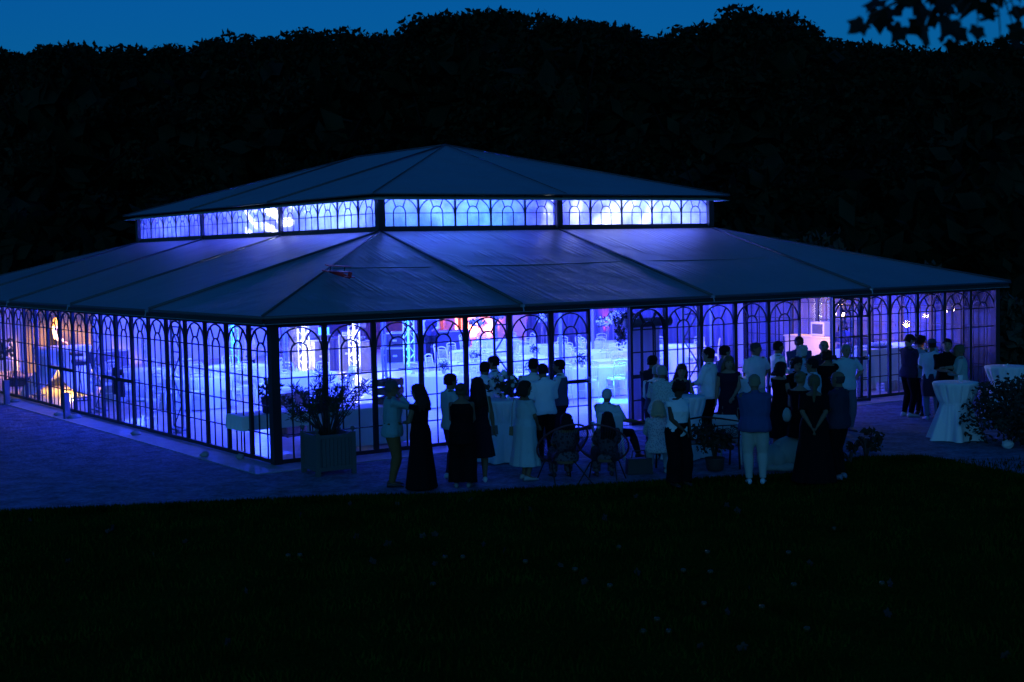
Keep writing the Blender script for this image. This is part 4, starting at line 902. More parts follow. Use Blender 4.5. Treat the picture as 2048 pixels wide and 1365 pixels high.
MB().box((-.25, 0, 1.3), (.5, .4, .38)).build('fridge', mat('fridge_grey', (.35, .35, .38), .5), bb); MB().box((-.25, .206, 1.3), (.38, .02, .27)).build('fridge_window', M_CASE, bb)
light('POINT', 'bar_glow', (17.9, 4.6, 1.3), 110, (1, .55, .09), .1)
light('POINT', 'bar_glow', (19.2, 5.9, 1.9), 50, (1, .55, .1), .1)
for k, (px, py) in enumerate(((1669, 628), (1686, 629))):
    p = at(px, py, 2.0) + Vector((0, 0, 0)); D = 6.0; d = (p-CAM).normalized(); t0 = (3.2-CAM.y)/d.y; p = CAM+d*t0
    b_ = empty('hanging_bulb', p, 0, 'bare warm bulb hanging in the second doorway, ' + ('left one' if k == 0 else 'right one'), 'lamp', 'warm bulbs over the bar')
    MB().ball((0, 0, 0), .055).build('bulb', mat('bar_bulb', (1, .8, .5), .4, emit=(1, .7, .35), estr=9), b_, True); MB().tube([(0, 0, .05), (0, 0, 3.4-p.z)], .006, 5).build('cord', M_CASE, b_); MB().tube([(0, 0, .04), (0, 0, .12)], .025, 8).build('socket', M_CASE, b_)
    light('POINT', 'bulb_light', p+Vector((0, 0, -.09)), 13, (1, .7, .32), .05)
for k in range(2):
    crate(16.9+.4*k, .9, .0+.0, (.36, .26, .22), .2*k, 'pale crate on the floor under the buffet, ' + ('left one' if k == 0 else 'right one'), mat('pale_crate', (.5, .42, .35), .7))
# cyan glowing strip on the floor inside the doorway, orange up-light, sign shapes
light('SPOT', 'floor_spot', (11.6, 5.4, 2.9), 3200, (.02, .5, 1), .05, target=(11.0, 4.0, 0), angle=26, blend=.5)
tag(MB().box((19.33, 25.0, HG/2), (.06, .7, HG-.01)).build('corner_fin', M_WHITE), 'narrow white fin added at the back corner to block the orange light', 'partition')  # added fin keeps the orange light off the back wall to its left
light('SPOT', 'orange_uplight', (19.66, 24.2, .25), 900, (1, .15, .02), .06, target=(19.85, 25.3, 2.6), angle=150, blend=1)
light('SPOT', 'pink_uplight', (19.4, 23.0, .3), 420, (1, .22, .22), .06, target=(20, 24.0, 2.2), angle=150, blend=1)
light('SPOT', 'orange_uplight', (19.4, 20.6, .25), 420, (1, .16, .04), .05, target=(19.8, 20.6, 2.6), angle=45, blend=.8)
light('SPOT', 'orange_uplight', (19.45, 15.6, .25), 420, (1, .12, .05), .05, target=(19.75, 15.6, 2.6), angle=40, blend=.8)
for (x, y, lab) in ((19.66, 24.2, 'small round floor uplighter shining orange at the back corner'), (19.4, 23.0, 'small round floor uplighter shining pink on the side wall'), (19.4, 20.6, 'small round floor uplighter at the left end of the violet curtain'), (19.45, 15.6, 'small round floor uplighter at the middle of the violet curtain')):
    u_ = empty('floor_uplighter', (x, y, 0), 0, lab, 'uplighter'); MB().lathe([(.1, 0), (.1, .03), (.07, .05), (.08, .2), (.06, .2), (.05, .08)], n=18).build('housing', M_LAMP, u_, True); MB().lathe([(.001, .1), (.05, .1)], n=14, cap=False).build('lens', M_ALU, u_)
# moving-head spots, streaks put into their colour to imitate reflections in the clerestory film
def streaked_spot(loc, tgt, e, angle, scale, col=(.75, .85, 1), dist=3, rot=0):
    o = light('SPOT', 'moving_head_beam', loc, e, col, .02, target=tgt, angle=angle, blend=.25); d = o.data; d.use_nodes = True
    n = d.node_tree.nodes; l = d.node_tree.links; em = n['Emission']; tc = n.new('ShaderNodeTexCoord'); mp = n.new('ShaderNodeMapping'); mp.inputs['Rotation'].default_value = (0, 0, rot)
    w_ = n.new('ShaderNodeTexWave'); w_.inputs['Scale'].default_value = scale; w_.inputs['Distortion'].default_value = dist; w_.inputs['Detail'].default_value = 1; w_.inputs['Detail Scale'].default_value = 1
    r = n.new('ShaderNodeValToRGB'); r.color_ramp.elements[0].position = .38; r.color_ramp.elements[1].position = .8; r.color_ramp.elements[0].color = (.04, .04, .04, 1)
    l.new(tc.outputs['Normal'], mp.inputs[0]); l.new(mp.outputs[0], w_.inputs['Vector']); l.new(w_.outputs['Color'], r.inputs[0]); l.new(r.outputs[0], em.inputs['Color']); return o
streaked_spot((8.5, 11.5, 3.6), (IX0, 11.0, 4.6), 11000, 46, 3.2, dist=6, rot=1.3)
streaked_spot((12.0, 8.2, 4.0), (11.3, IY0, 4.75), 1500, 64, 1.3, dist=12)
for (x, y, z, tg, lab) in ((8.5, 11.5, 3.6, (IX0, 11.0, 4.6), 'black moving-head lamp on a ceiling truss aimed at the left clerestory'), (12.0, 8.2, 4.0, (11.3, IY0, 4.75), 'black moving-head lamp on a ceiling truss aimed at the front clerestory')):
    t = empty('moving_head_lamp', (x, y, z), 0, lab, 'stage lamp'); d = (Vector(tg)-Vector((x, y, z))).normalized()
    MB().tube([-d*.3, -d*.04], [.07, .09], 12).build('head', M_LAMP, t, True); MB().box((0, 0, .25), (.3, .2, .06)).tube([(.14, 0, .25), (.14, 0, 0)], .02, 6).tube([(-.14, 0, .25), (-.14, 0, 0)], .02, 6).build('yoke', M_LAMP, t); MB().tube([(0, 0, .28), (0, 0, CT-z)], .02, 6).build('hanger', M_LAMP, t)
light('SPOT', 'white_wash', (12.6, 9.5, 3.9), 1600, (.55, .72, 1), .1, target=(12.4, 5.1, 4.9), angle=70, blend=.8)
light('SPOT', 'white_wash', (8.0, 9.5, 3.9), 1400, (.08, .5, 1), .1, target=(7.0, 5.1, 4.8), angle=60, blend=.8)
light('SPOT', 'white_wash', (8.5, 8.5, 3.9), 900, (.35, .6, 1), .1, target=(5.1, 7.5, 4.8), angle=70, blend=.8)

# ================================================================== OUTSIDE FURNITURE
M_STEEL = mat('brushed_steel_dark', (.16, .16, .17), .5, .6)
# steel bollards
for k, (px, py) in enumerate(((14, 809), (134, 839))):
    p = at(px, py, GZ); b_ = empty('bollard', (p.x, p.y, GZ), R_(10), 'square brushed-metal path light, ' + ('the one at the left edge of the picture' if k == 0 else 'the one in front of the warm-lit floor'), 'bollard', 'path lights by the left glass wall')
    MB().box((0, 0, .3), (.13, .1, .6)).build('post', M_STEEL, b_); MB().box((0, 0, .006), (.2, .16, .012)).build('base_plate', M_STEEL, b_); MB().box((0, 0, .61), (.15, .12, .02)).build('cap', M_STEEL, b_)
for k, (px, py, s) in enumerate(((30, 806, .2), (118, 833, .16), (150, 838, .24), (272, 872, .16), (410, 915, .13), (480, 920, .12))):
    p = at(px, py, GZ); o = MB().ball((0, 0, .05), (s*.7, s*.5, .06), 9, 6, .25).build('small_stone', mat('pale_stone', (.3, .3, .3), .9), None, True, loc=(p.x, p.y, GZ)); tag(o, ['stone by the leftmost path light', 'small stone left of the second path light', 'pale stone right of the second path light', 'dark stone at the foot of the left glass wall', 'little stone on the paving near the corner', 'smallest stone on the paving beside the near corner'][k], 'stone', 'stones along the left paving')
# planter with oleander
pl = empty('planter_box', (.34, -1.32, GZ), R_(-5), 'large square wooden planter of grey slats with corner balls', 'planter'); pl.scale = (.87, .87, .95)
M_PL = mat('planter_paint', (.08, .095, .095), .6)
w_, h_ = .80, .72; b_ = MB(); 
for s in (-1, 1):
    for k in range(9):
        u = -.32+.08*k; b_.box((u, s*.37, .40), (.072, .02, .56)); b_.box((s*.37, u, .40), (.02, .072, .56))
b_.build('slats', M_PL, pl)
for sx in (-1, 1):
    for sy in (-1, 1):
        q = MB().box((sx*.37, sy*.37, .375), (.085, .085, .75)).build('corner_post', M_PL, pl)
        MB().lathe([(.02, .748), (.018, .77), (.035, .79), (.045, .815), (.035, .84), (.001, .85)], (sx*.37, sy*.37, 0), 12).build('finial', M_PL, q, True)
rl = MB()
for s in (-1, 1):
    for z in (.12, .69): MB().box((0, s*.385, z), (.655, .03, .07)).build('rail', M_PL, pl); MB().box((s*.385, 0, z), (.03, .655, .07)).build('rail', M_PL, pl)
MB().box((0, 0, .62), (.7, .7, .04)).build('soil', mat('soil', (.03, .025, .02), .95), pl)
ol = empty('oleander', (.34, -1.32, GZ+.61), 0, 'dark oleander with narrow leaves growing in the wooden planter', 'plant'); rg = random.Random(14); st = MB(); fo = MB()
for k in range(46):
    a = rg.uniform(0, 6.28); r0 = .12*rg.random(); R0 = rg.uniform(.08, .80); H0 = rg.uniform(.45, 1.14)*(1.05-.3*R0)
    b0 = Vector((r0*math.cos(a), r0*math.sin(a), 0)); e0 = Vector((R0*math.cos(a+.3), R0*math.sin(a+.3), H0)); md = (b0+e0)/2+Vector((rg.uniform(-.06, .06), rg.uniform(-.06, .06), .06))
    st.tube([b0, md, e0], [.011, .008, .004], 5)
    for q in range(2):
        c0 = e0 if q == 0 else md.lerp(e0, rg.uniform(.3, .95))+Vector((rg.uniform(-.1, .1), rg.uniform(-.1, .1), rg.uniform(0, .1)))
        if q: st.tube([md, c0], [.005, .003], 4)
        for j in range(17):
            d = Vector((rg.gauss(0, .8), rg.gauss(0, .8), rg.gauss(.55, .6))).normalized(); L_ = rg.uniform(.09, .17); sd = d.cross(Vector((rg.random(), rg.random(), rg.random()))).normalized()*.009
            o0 = c0-Vector((0, 0, rg.uniform(0, .12))); fo.add([o0, o0+d*L_*.5+sd, o0+d*L_, o0+d*L_*.5-sd], [(0, 1, 2, 3)])
st.build('stem', M_BARK, ol, True); fo.build('foliage', M_LEAF, ol)

# cocktail tables with tied cloths
def high_table(px, py, lab, clab, H=1.08, seed=0, loc=None, r=.37, tie=.69):
    p = Vector((*loc, GZ)) if loc else at(px, py, H+GZ); t = empty('high_table', (p.x, p.y, GZ), 0, lab, 'table', 'high tables standing on the gravel')
    MB().lathe([(.001, H), (r, H), (r, H-.025), (.001, H-.025)], n=32, cap=False).build('tabletop', M_WHITE, t); MB().tube([(0, 0, .04), (0, 0, H-.03)], .03, 10).build('column', M_ALU, t, True)
    MB().lathe([(.001, 0), (.24, 0), (.24, .015), (.03, .05), (.001, .05)], n=24, cap=False).build('base', M_ALU, t)
    rg = random.Random(seed); k1 = rg.choice((6, 7)); ph = rg.uniform(0, 6)
    def f(a, z):
        if z > H-.01: return 0
        if z > tie: u = math.sin(math.pi*(z-tie)/(H-tie)); return .018*u*math.sin(14*a+ph)+.006*math.sin(31*a)
        u = (tie-z)/tie; return u*(.095*math.sin(k1*a+ph)+.035*math.sin(2*k1*a+1.3*ph))+.005*math.sin(29*a)
    prof = [(.001, H+.006), (r*.7, H+.006), (r+.004, H+.005), (r+.012, H-.015)]+[(r+.012-(r-.275)*((H-z)/(H-tie))**1.1, z) for z in [H-.06-(H-.06-tie)*q/7 for q in range(8)]]+[(.285+.17*((tie-z)/tie)**1.0, z) for z in [tie-.03-(tie-.05)*q/12 for q in range(13)]]
    c = MB().lathe(prof, n=128, fold=f, cap=False); c.lathe([(.288, tie+.012), (.298, tie), (.288, tie-.012)], n=40, cap=False)
    tag(c.build('tablecloth', M_CLOTH, None, True, loc=(p.x, p.y, GZ), rz=seed), clab, 'tablecloth', 'white cloths tied round the high tables'); return (p.x, p.y, GZ+H)
h1 = high_table(1003, 800, 'high round table beside the man in the white shirt, flowers on top', 'white cloth tied at the waist of the high table with the flowers', seed=1)
h2 = high_table(1368, 793, 'high round table in front of the big man in the white shirt', 'white cloth on the high table in front of the big man in the white shirt', seed=2)
h3 = high_table(1478, 757, 'high round table with paper cups beside the long-haired woman', 'white cloth on the high table with the two paper cups', seed=3)
h4 = high_table(1911, 765, 'high round table standing alone at the right with a single cup', 'white cloth flaring to the gravel round the high table with a single cup', seed=4, r=.40)
h5 = high_table(2012, 733, 'high round table at the right edge with an ashtray', 'white cloth on the high table at the right edge of the picture', seed=5, r=.42)
def cup(x, y, z, lab, s=1):
    o = MB().lathe([(.001, .003), (.028*s, 0), (.038*s, .1*s), (.035*s, .1*s), (.026*s, .006), (.001, .008)], n=18, cap=False).build('paper_cup', mat('paper_cup_white', (.75, .75, .75), .6), None, True, loc=(x, y, z+.006)); tag(o, lab, 'cup')
cup(h4[0]+.12, h4[1]-.02, h4[2], 'white paper cup alone on the high table at the right', 1.2); cup(h3[0]-.06, h3[1]-.1, h3[2], 'left of two white paper cups on the high table'); cup(h3[0]+.07, h3[1]-.16, h3[2], 'right of two white paper cups on the high table')
cup(h2[0]-.1, h2[1]+.1, h2[2], 'small cup on the high table before the dark-haired woman', .8); cup(h1[0]-.02, h1[1]-.24, h1[2], 'short candle cup in front of the outdoor flowers', .8)
low_flowers((h1[0]+.05, h1[1], h1[2]+.006), 'big bunch of leaves and pale roses on the outdoor high table', .26, 50)
at_ = empty('ashtray', (h5[0], h5[1], h5[2]+.006), 0, 'small ashtray on the high table at the right edge', 'ashtray'); MB().lathe([(.04, 0), (.06, .03), (.05, .03), (.035, .01)], n=16).build('bowl', M_WHITE, at_, True); MB().tube([(.03, 0, .03), (.07, .0, .045)], .005, 6).build('cigarette', M_WHITE, at_)

# garden bench with ornate cast back
bn = empty('garden_bench', (0, 0, 0), 0, 'dark cast-iron garden bench with scrollwork back behind the seated guests', 'bench')
b0, b1 = at(1328, 945, GZ), at(1478, 938, GZ); bl = (b1-b0).length; bd = (b1-b0).normalized(); bn.location = ((b0+b1)/2); bn.rotation_euler = (0, 0, math.atan2(bd.y, bd.x))
M_IRON = mat('cast_iron', (.02, .022, .022), .5, .4); hl = bl/2
s = MB()
for k in range(5): s.box((0, .06+.09*k, .44), (bl-.06, .065, .025))
s.build('seat', mat('bench_slat', (.10, .09, .09), .5), bn)
bk = MB(); bk.tube([(-hl, 0, .44), (-hl, -.06, .8), (-hl*.5, -.07, .86), (0, -.07, .9), (hl*.5, -.07, .86), (hl, -.06, .8), (hl, 0, .44)], .016, 7); bk.tube([(-hl, -.01, .52), (hl, -.01, .52)], .012, 6); bk.tube([(-hl, -.05, .74), (hl, -.05, .74)], .009, 6)
for k in range(9):
    cx = -hl+bl*(k+.5)/9; rr = .075
    for q in range(2): bk.tube([(cx+(rr*(1-t_/16))*math.cos(t_*.55+q*3.14), -.03, .63+(rr*(1-t_/16))*math.sin(t_*.55+q*3.14)) for t_ in range(13)], .007, 5)
    bk.tube([(cx-bl/18, -.01, .52), (cx-bl/18, -.05, .74)], .007, 5)
bk.build('backrest', M_IRON, bn, True)
for sx in (-1, 1):
    MB().tube([(sx*hl, -.05, 0), (sx*hl, -.02, .25), (sx*hl, 0, .44)], [.02, .016, .018], 7).build('leg', M_IRON, bn, True); MB().tube([(sx*hl, .5, 0), (sx*hl, .46, .25), (sx*hl, .44, .44)], [.02, .016, .018], 7).build('leg', M_IRON, bn, True)
    MB().tube([(sx*hl, -.04, .66), (sx*hl, .25, .68), (sx*hl, .46, .64), (sx*hl, .44, .44)], .015, 7).build('armrest', M_IRON, bn, True)
# lounge chairs of tensioned cord on a bent steel frame
def cord_chair(px, py, rz, lab, rimcol, cordcol):
    p = at(px, py, GZ); t = empty('cord_chair', (p.x, p.y, GZ), rz, lab, 'chair', 'round cord lounge chairs')
    def rim(a): return Vector((.42*math.cos(a), -.12-.34*math.sin(a)+.05*math.cos(2*a), .62+.34*math.sin(a)))
    m1 = mat('chair_rim_'+lab[:5], rimcol, .5); MB().tube([rim(2*math.pi*k/28) for k in range(29)], .016, 7, cap=False).build('rim', m1, t, True)
    c = MB(); cen = Vector((0, .08, .36))
    for k in range(56):
        a = 2*math.pi*k/56; r = rim(a); md = r.lerp(cen, .55)+Vector((0, -.05, -.07)); hub = cen+Vector((.07*math.cos(a), -.07*math.sin(a)*.7, .05*math.sin(a))); c.tube([r, md, hub], .0035, 4)
    c.build('cord_seat', mat('chair_cord_'+lab[:5], cordcol, .6), t)
    for sx in (-1, 1):
        MB().tube([(sx*.3, .28, 0), (sx*.22, .15, .3), (sx*.12, .1, .36)], .012, 6).build('leg', M_IRON, t, True); MB().tube([(sx*.32, -.5, 0), (sx*.2, -.1, .3), (sx*.1, .06, .36)], .012, 6).build('leg', M_IRON, t, True)
    return t
a1 = cord_chair(1122, 962, R_(-12), 'dark red round cord chair, left of the two lounge chairs', (.16, .04, .05), (.05, .02, .03))
a2 = cord_chair(1208, 962, R_(-50), 'dark green round cord chair, right of the two lounge chairs', (.05, .14, .08), (.02, .02, .02))
def plastic_chair(px, py, rz, lab):
    p = at(px, py, GZ); t = empty('plastic_chair', (p.x, p.y, GZ), rz, lab, 'chair', 'white plastic garden chairs'); m = mat('white_plastic', (.6, .62, .62), .4)
    MB().box((0, 0, .43), (.46, .44, .03), taper=.96).build('seat', m, t)
    bk = MB(); rr = [[(.22*math.cos(a)*w_, -.2-.04*math.sin(a)-.1*(z-.43)/.4-.02, z) for a in [math.pi*q/10 for q in range(11)]] for (z, w_) in ((.44, 1), (.6, 1.03), (.78, 1), (.86, .8))]
    o = bk.rings(rr, cap=False, closed=False).build('backrest', m, t, True); o.modifiers.new('thickness', 'SOLIDIFY').thickness = .015
    for sx in (-1, 1):
        MB().tube([(sx*.25, .22, 0), (sx*.22, .19, .43)], [.022, .028], 6).build('leg', m, t, True); MB().tube([(sx*.26, -.26, 0), (sx*.22, -.19, .43)], [.022, .028], 6).build('leg', m, t, True); MB().tube([(sx*.23, -.24, .64), (sx*.26, 0, .66), (sx*.25, .18, .64), (sx*.22, .19, .44)], .02, 6).build('armrest', m, t, True)
    return t
pc1 = plastic_chair(1216, 918, R_(-30), 'white plastic garden chair under the white-haired man'); pc2 = plastic_chair(1462, 925, R_(-60), 'white plastic garden chair left of the man in the blue jacket')
bs = at(1278, 948, GZ); bg_ = empty('shoulder_bag', (bs.x, bs.y, GZ), R_(-25), 'dark boxy bag standing on the ground left of the bench', 'bag'); MB().box((0, 0, .13), (.42, .2, .26), taper=.94).build('body', M_CASE, bg_); MB().tube([(-.12, 0, .25), (-.1, 0, .38), (.1, 0, .38), (.12, 0, .25)], .01, 6).build('handle', M_CASE, bg_)
ws = at(2015, 897, GZ); o = MB().ball((0, 0, .07), (.11, .1, .08), 12, 8, .12).build('crumpled_paper', mat('crumpled_white', (.6, .6, .6), .8), None, False, loc=ws); tag(o, 'crumpled white paper lying in front of the rose shrub', 'paper')
# toy glider on the lower roof
pt = Vector((2.95, 1.9, 0)); 
def roof_z(x, y): return EZ+(TZ-EZ)*(min(x-X0, y-Y0)/(IY0-.05-Y0))
d = Fv + R2*((677-1024)/FPX) - U2*((556-682.5)/FPX); best = None
for k in range(2000):
    q = CAM+d*(20+k*.01)
    if q.x > X0 and q.y > Y0 and q.z <= roof_z(q.x, q.y): best = q; break
tg_ = empty('toy_plane', best+Vector((0, 0, .03)), R_(35), 'small red toy plane lying on the lower roof beside the hip seam', 'toy plane'); tg_.rotation_euler = (R_(14), R_(3), R_(20)); M_RED = mat('red_foam', (.9, .03, .04), .4)
MB().tube([(0, .28, .03), (0, .1, .05), (0, -.1, .05), (0, -.3, .035)], [.015, .045, .04, .012], 10).build('fuselage', M_RED, tg_, True); MB().box((0, .06, .08), (.72, .13, .015)).box((0, .06, .19), (.62, .12, .012)).build('wing', M_RED, tg_); MB().box((0, -.27, .05), (.26, .08, .012)).box((0, -.28, .1), (.012, .09, .1)).build('tail', M_RED, tg_); MB().tube([(.2, .06, .09), (.2, .06, .19)], .008, 5).tube([(-.2, .06, .09), (-.2, .06, .19)], .008, 5).build('strut', M_CASE, tg_)
# ================================================================== PEOPLE
TMP = bpy.data.scenes.new('work')
def remesh(mb, vox, name, smooth_it=2):
    me = mb.mesh(name); o = bpy.data.objects.new(name, me); TMP.collection.objects.link(o)
    bm = bmesh.new(); bm.from_mesh(me); bmesh.ops.recalc_face_normals(bm, faces=bm.faces); bm.to_mesh(me); bm.free()
    r = o.modifiers.new('r', 'REMESH'); r.mode = 'VOXEL'; r.voxel_size = vox; r.use_smooth_shade = True
    if smooth_it: s = o.modifiers.new('s', 'SMOOTH'); s.factor = .5; s.iterations = smooth_it
    TMP.view_layers[0].update(); dg = TMP.view_layers[0].depsgraph; out = bpy.data.meshes.new_from_object(o.evaluated_get(dg)); out.name = name
    TMP.collection.objects.unlink(o); bpy.data.objects.remove(o); bpy.data.meshes.remove(me)
    out.polygons.foreach_set('use_smooth', [True]*len(out.polygons)); return out
def wrinkle(me, amp, f, seed):
    n_ = len(me.vertices); co = np.empty(n_*3, 'f'); no = np.empty(n_*3, 'f'); me.vertices.foreach_get('co', co); me.vertex_normals.foreach_get('vector', no)
    co = co.reshape(-1, 3); no = no.reshape(-1, 3); nf = noise.noise
    h = np.array([nf((x*f+seed, y*f, z*f))+.6*nf((x*f*2.3, y*f*2.3, z*f*.9)) for x, y, z in co.tolist()], 'f')
    me.vertices.foreach_set('co', (co+no*(amp*h)[:, None]).ravel()); me.update()
def ring(c, r, rx, ry, n=18, rot=None, fold=None):
    out = []
    for k in range(n):
        a = 2*math.pi*k/n; m = 1+(fold(a) if fold else 0); v = Vector((rx*math.cos(a)*m, ry*math.sin(a)*m, 0))
        out.append(c+(rot @ v if rot else v))
    return out
def ik(a, b, l1, l2, hint):
    d = b-a; L_ = d.length
    if L_ > (l1+l2)*.995: b = a+d*((l1+l2)*.995/L_); d = b-a; L_ = d.length
    u = d/L_; h = Vector(hint); h = h-u*h.dot(u)
    h = h.normalized() if h.length > 1e-4 else Vector((0, -1, 0))
    x = (l1*l1-l2*l2+L_*L_)/(2*L_); y = math.sqrt(max(0, l1*l1-x*x)); return a+u*x+h*y, b
ARM = {  # wrist target on the right side (mirrored for the left), elbow hint
 'hang': ((.25, .03, .83), (.4, -1, 0)), 'hips': ((.185, .0, 1.03), (1, -.25, 0)), 'crossed': ((-.10, .20, 1.19), (.7, .2, -1)), 'mouth': ((.02, .15, 1.47), (.6, .2, -1)),
 'front': ((.07, .27, 1.12), (.6, -.4, -1)), 'phone': ((.05, .28, 1.20), (.6, -.3, -1)), 'table': ((.15, .30, 1.07), (.7, -.6, -1)), 'back': ((.05, -.17, .95), (.9, -.6, 0)),
 'clasp': ((.03, .20, .98), (.8, -.2, -.4)), 'forehead': ((.06, .15, 1.58), (.6, .6, -.6)), 'out': ((.45, .22, 1.12), (.2, -.2, -1)), 'lap': ((.10, .34, 1.08), (.7, -.3, -.6)),
 'pocket': ((.20, .04, .90), (1, -.7, 0)), 'reach': ((.1, .46, 1.30), (.5, 0, -1)), 'face': ((.05, .13, 1.50), (.8, .3, -1)), 'drink': ((.12, .24, 1.28), (.7, 0, -1))}
SKINS = {'fair': (.34, .19, .13), 'tan': (.22, .12, .075), 'dark': (.10, .055, .035)}
def person(pos, ang, H, sex, label, group=None, girth=1.0, arms=('hang', 'hang'), lean=0, head=(0, 0), top=None, bottom=None, hair=('short', (.03, .022, .015)), shoes=(.02, .02, .02), skin='tan', seat=None, stance=.10, legs=None, glasses=False, extra=None, crossleg=False):
    s = H/1.75; fem = sex == 'f'; rg = random.Random(hash(label) % 9999 if False else sum(map(ord, label)))
    root = empty('person', (pos[0], pos[1], pos[2] if len(pos) > 2 else GZ), math.radians(0), label, 'person', group)
    lean += rg.uniform(-1.5, 2.5); head = (head[0]+rg.uniform(-8, 8), head[1]+rg.uniform(-2, 5))
    root.rotation_euler = (0, 0, YAW-math.radians(ang)-math.pi/2); root.scale = (s*1.1, s*1.1, s*1.01)
    sh = .165 if fem else .195; g_ = girth; hipw = .175 if fem else .17
    hz = .93 if seat is None else seat+.10; dz = hz-.93
    hipc = Vector((rg.uniform(-.022, .022) if seat is None else 0, 0, hz)); LR = Matrix.Rotation(-math.radians(lean), 3, 'X')
    def T(x, y, z): return hipc + LR @ (Vector((x, y, z))-Vector((0, 0, .93)))
    def rt(v): return LR @ Vector(v)
    def torso(mb, e=0.0, z0=.84, z1=1.50, belly=1.0, flare=0, neck=True):
        P_ = [(.84, .15*g_, .10*g_, 0), (.90, hipw*g_, .118*g_, 0), (.98, (hipw-.008)*g_, .118*g_, .005), (1.08, (.142 if fem else .152)*g_, .105*g_**1.2, .01*g_), (1.18, (.148 if fem else .165)*g_, .108*g_**1.15, .01*g_), (1.28, (.16 if fem else .18)*g_**.7, (.128 if fem else .118)*g_**.7, .015), (1.36, (.168 if fem else .19)*g_**.4, .108*g_**.5, .005), (1.425, (.155 if fem else .18), .082, -.005), (1.465, .10, .068, -.008), (1.49, .062, .06, -.005)]
        rr = [ring(T(0, y, z), 0, rx+e+(flare*(1.1-z) if z < 1.1 else 0), ry+e+(flare*(1.1-z) if z < 1.1 else 0), rot=LR) for z, rx, ry, y in P_ if z0-.001 <= z <= z1+.001]
        mb.rings(rr)
    shl = {sx: T(sx*(sh-.015), -.005, 1.415) for sx in (-1, 1)}
    A = {}
    for sx, nm in ((-1, arms[0]), (1, arms[1])):
        w_, h_ = ARM[nm] if isinstance(nm, str) else nm
        tgt = T(w_[0]*sx*(1 if not g_ > 1.15 or nm not in ('hang', 'pocket', 'hips') else 1.15), w_[1]*(1+.35*(g_-1)), w_[2])
        el, wr = ik(shl[sx], tgt, .285, .25, rt((h_[0]*sx, h_[1], h_[2]))); A[sx] = (shl[sx], el, wr)
    Lg = {}
    for sx in (-1, 1):
        hp = hipc+Vector((sx*.085*g_**.5, 0, -.03)); 
        if legs: an = Vector(legs[0 if sx < 0 else 1])
        elif seat is None: an = Vector((sx*stance, (.05*rg.uniform(-1, 1)), .085))
        else: an = Vector((sx*.13, .42, .085))
        kn, an = ik(hp, an, .425, .405, (sx*.15, 1, .1 if seat is None else .9)); Lg[sx] = (hp, kn, an)
    def arm(mb, sx, e=0.0, to=1.0, k=1.0):
        a, b, c = A[sx]; R0 = (.050 if fem else .056)*(1+.5*(g_-1)); pts = [a-(b-a).normalized()*.02, a.lerp(b, .35), b, b.lerp(c, .3), c]; rs = [R0, R0*.86, R0*.74, R0*.72, R0*.48]
        if to < 1:
            if to <= .5: pts = [pts[0], a.lerp(b, to*2*.5), a.lerp(b, to*2)]; rs = [R0, R0*.95, R0*.92]
            else: pts = pts[:4]+[b.lerp(c, (to-.5)*2)]; rs = rs[:4]+[R0*.66]
        mb.tube(pts, [r*k+e for r in rs], 12)
    def leg(mb, sx, e=0.0, k=1.0, to=1.0, wide=0):
        a, b, c = Lg[sx]; q = g_**.6; pts = [a+Vector((0, 0, .05)), a.lerp(b, .3), b, b.lerp(c, .3), b.lerp(c, .75), c]; rs = [.095*q, .085*q, .058*q, .058*q, .042, .036]
        if to < 1: n_ = 3; pts = pts[:2]+[a.lerp(b, .92)]; rs = rs[:2]+[.066*q]
        mb.tube(pts, [r*k+e+wide*i/5 for i, r in enumerate(rs)], 12)
    # ---- head frame
    nk = T(0, -.005, 1.49); hc0 = T(0, .018, 1.625)
    HR = LR @ Matrix.Rotation(math.radians(-head[0]), 3, 'Z') @ Matrix.Rotation(math.radians(-head[1]), 3, 'X')
    def Hd(x, y, z): return hc0 + HR @ Vector((x*1.13, y*1.12, z*1.09))
    body = MB(); torso(body)
    for sx in (-1, 1): arm(body, sx); leg(body, sx)
    body.tube([T(0, -.01, 1.44), Hd(0, -.02, -.06)], [.058, .052] if not fem else [.05, .045], 12)
    hs = [(-.118, .018, .020, .045), (-.105, .038, .040, .032), (-.08, .052, .062, .018), (-.04, .063, .078, .006), (0, .070, .089, 0), (.04, .073, .094, -.004), (.075, .065, .084, -.006), (.1, .045, .058, -.006), (.114, .02, .026, -.006)]
    body.rings([[Hd(rx*math.cos(a), y+ry*math.sin(a), z) for a in [2*math.pi*k/18 for k in range(18)]] for z, rx, ry, y in hs])
    body.tube([Hd(0, .085, .012), Hd(0, .103, -.022), Hd(0, .09, -.032)], [.008, .013, .008], 6)
    for sx in (-1, 1): body.tube([Hd(sx*.068, -.005, .015), Hd(sx*.079, -.014, 0), Hd(sx*.070, -.004, -.025)], [.012, .015, .008], 6)
    D = {}
    for sx in (-1, 1):
        a, b, c = A[sx]; d = (c-b).normalized(); w0 = d.cross(Vector((0, 0, 1))); w0 = w0.normalized() if w0.length > .1 else Vector((1, 0, 0)); nrm = w0.cross(d)
        if abs(d.z) > .75: w0 = Vector((0, 1, 0)); w0 = (w0-d*w0.dot(d)).normalized(); nrm = w0.cross(d)
        D[sx] = (c, d, w0, nrm)
        body.rings([[c+d*t_+w0*(wx*math.cos(q))+nrm*(wn*math.sin(q)) for q in [2*math.pi*k/12 for k in range(12)]] for t_, wx, wn in ((-.02, .024, .02), (.02, .032, .017), (.06, .042, .017), (.09, .040, .015))])
        body.tube([Lg[sx][2], Lg[sx][2]+Vector((0, .05, -.045)), Lg[sx][2]+Vector((sx*.01, .14, -.06))], [.036, .035, .028], 8)
    me = remesh(body, .0135, 'body', 1)
    # fingers rooted in the palm, eyes, mouth
    fb = MB(); eb = MB()
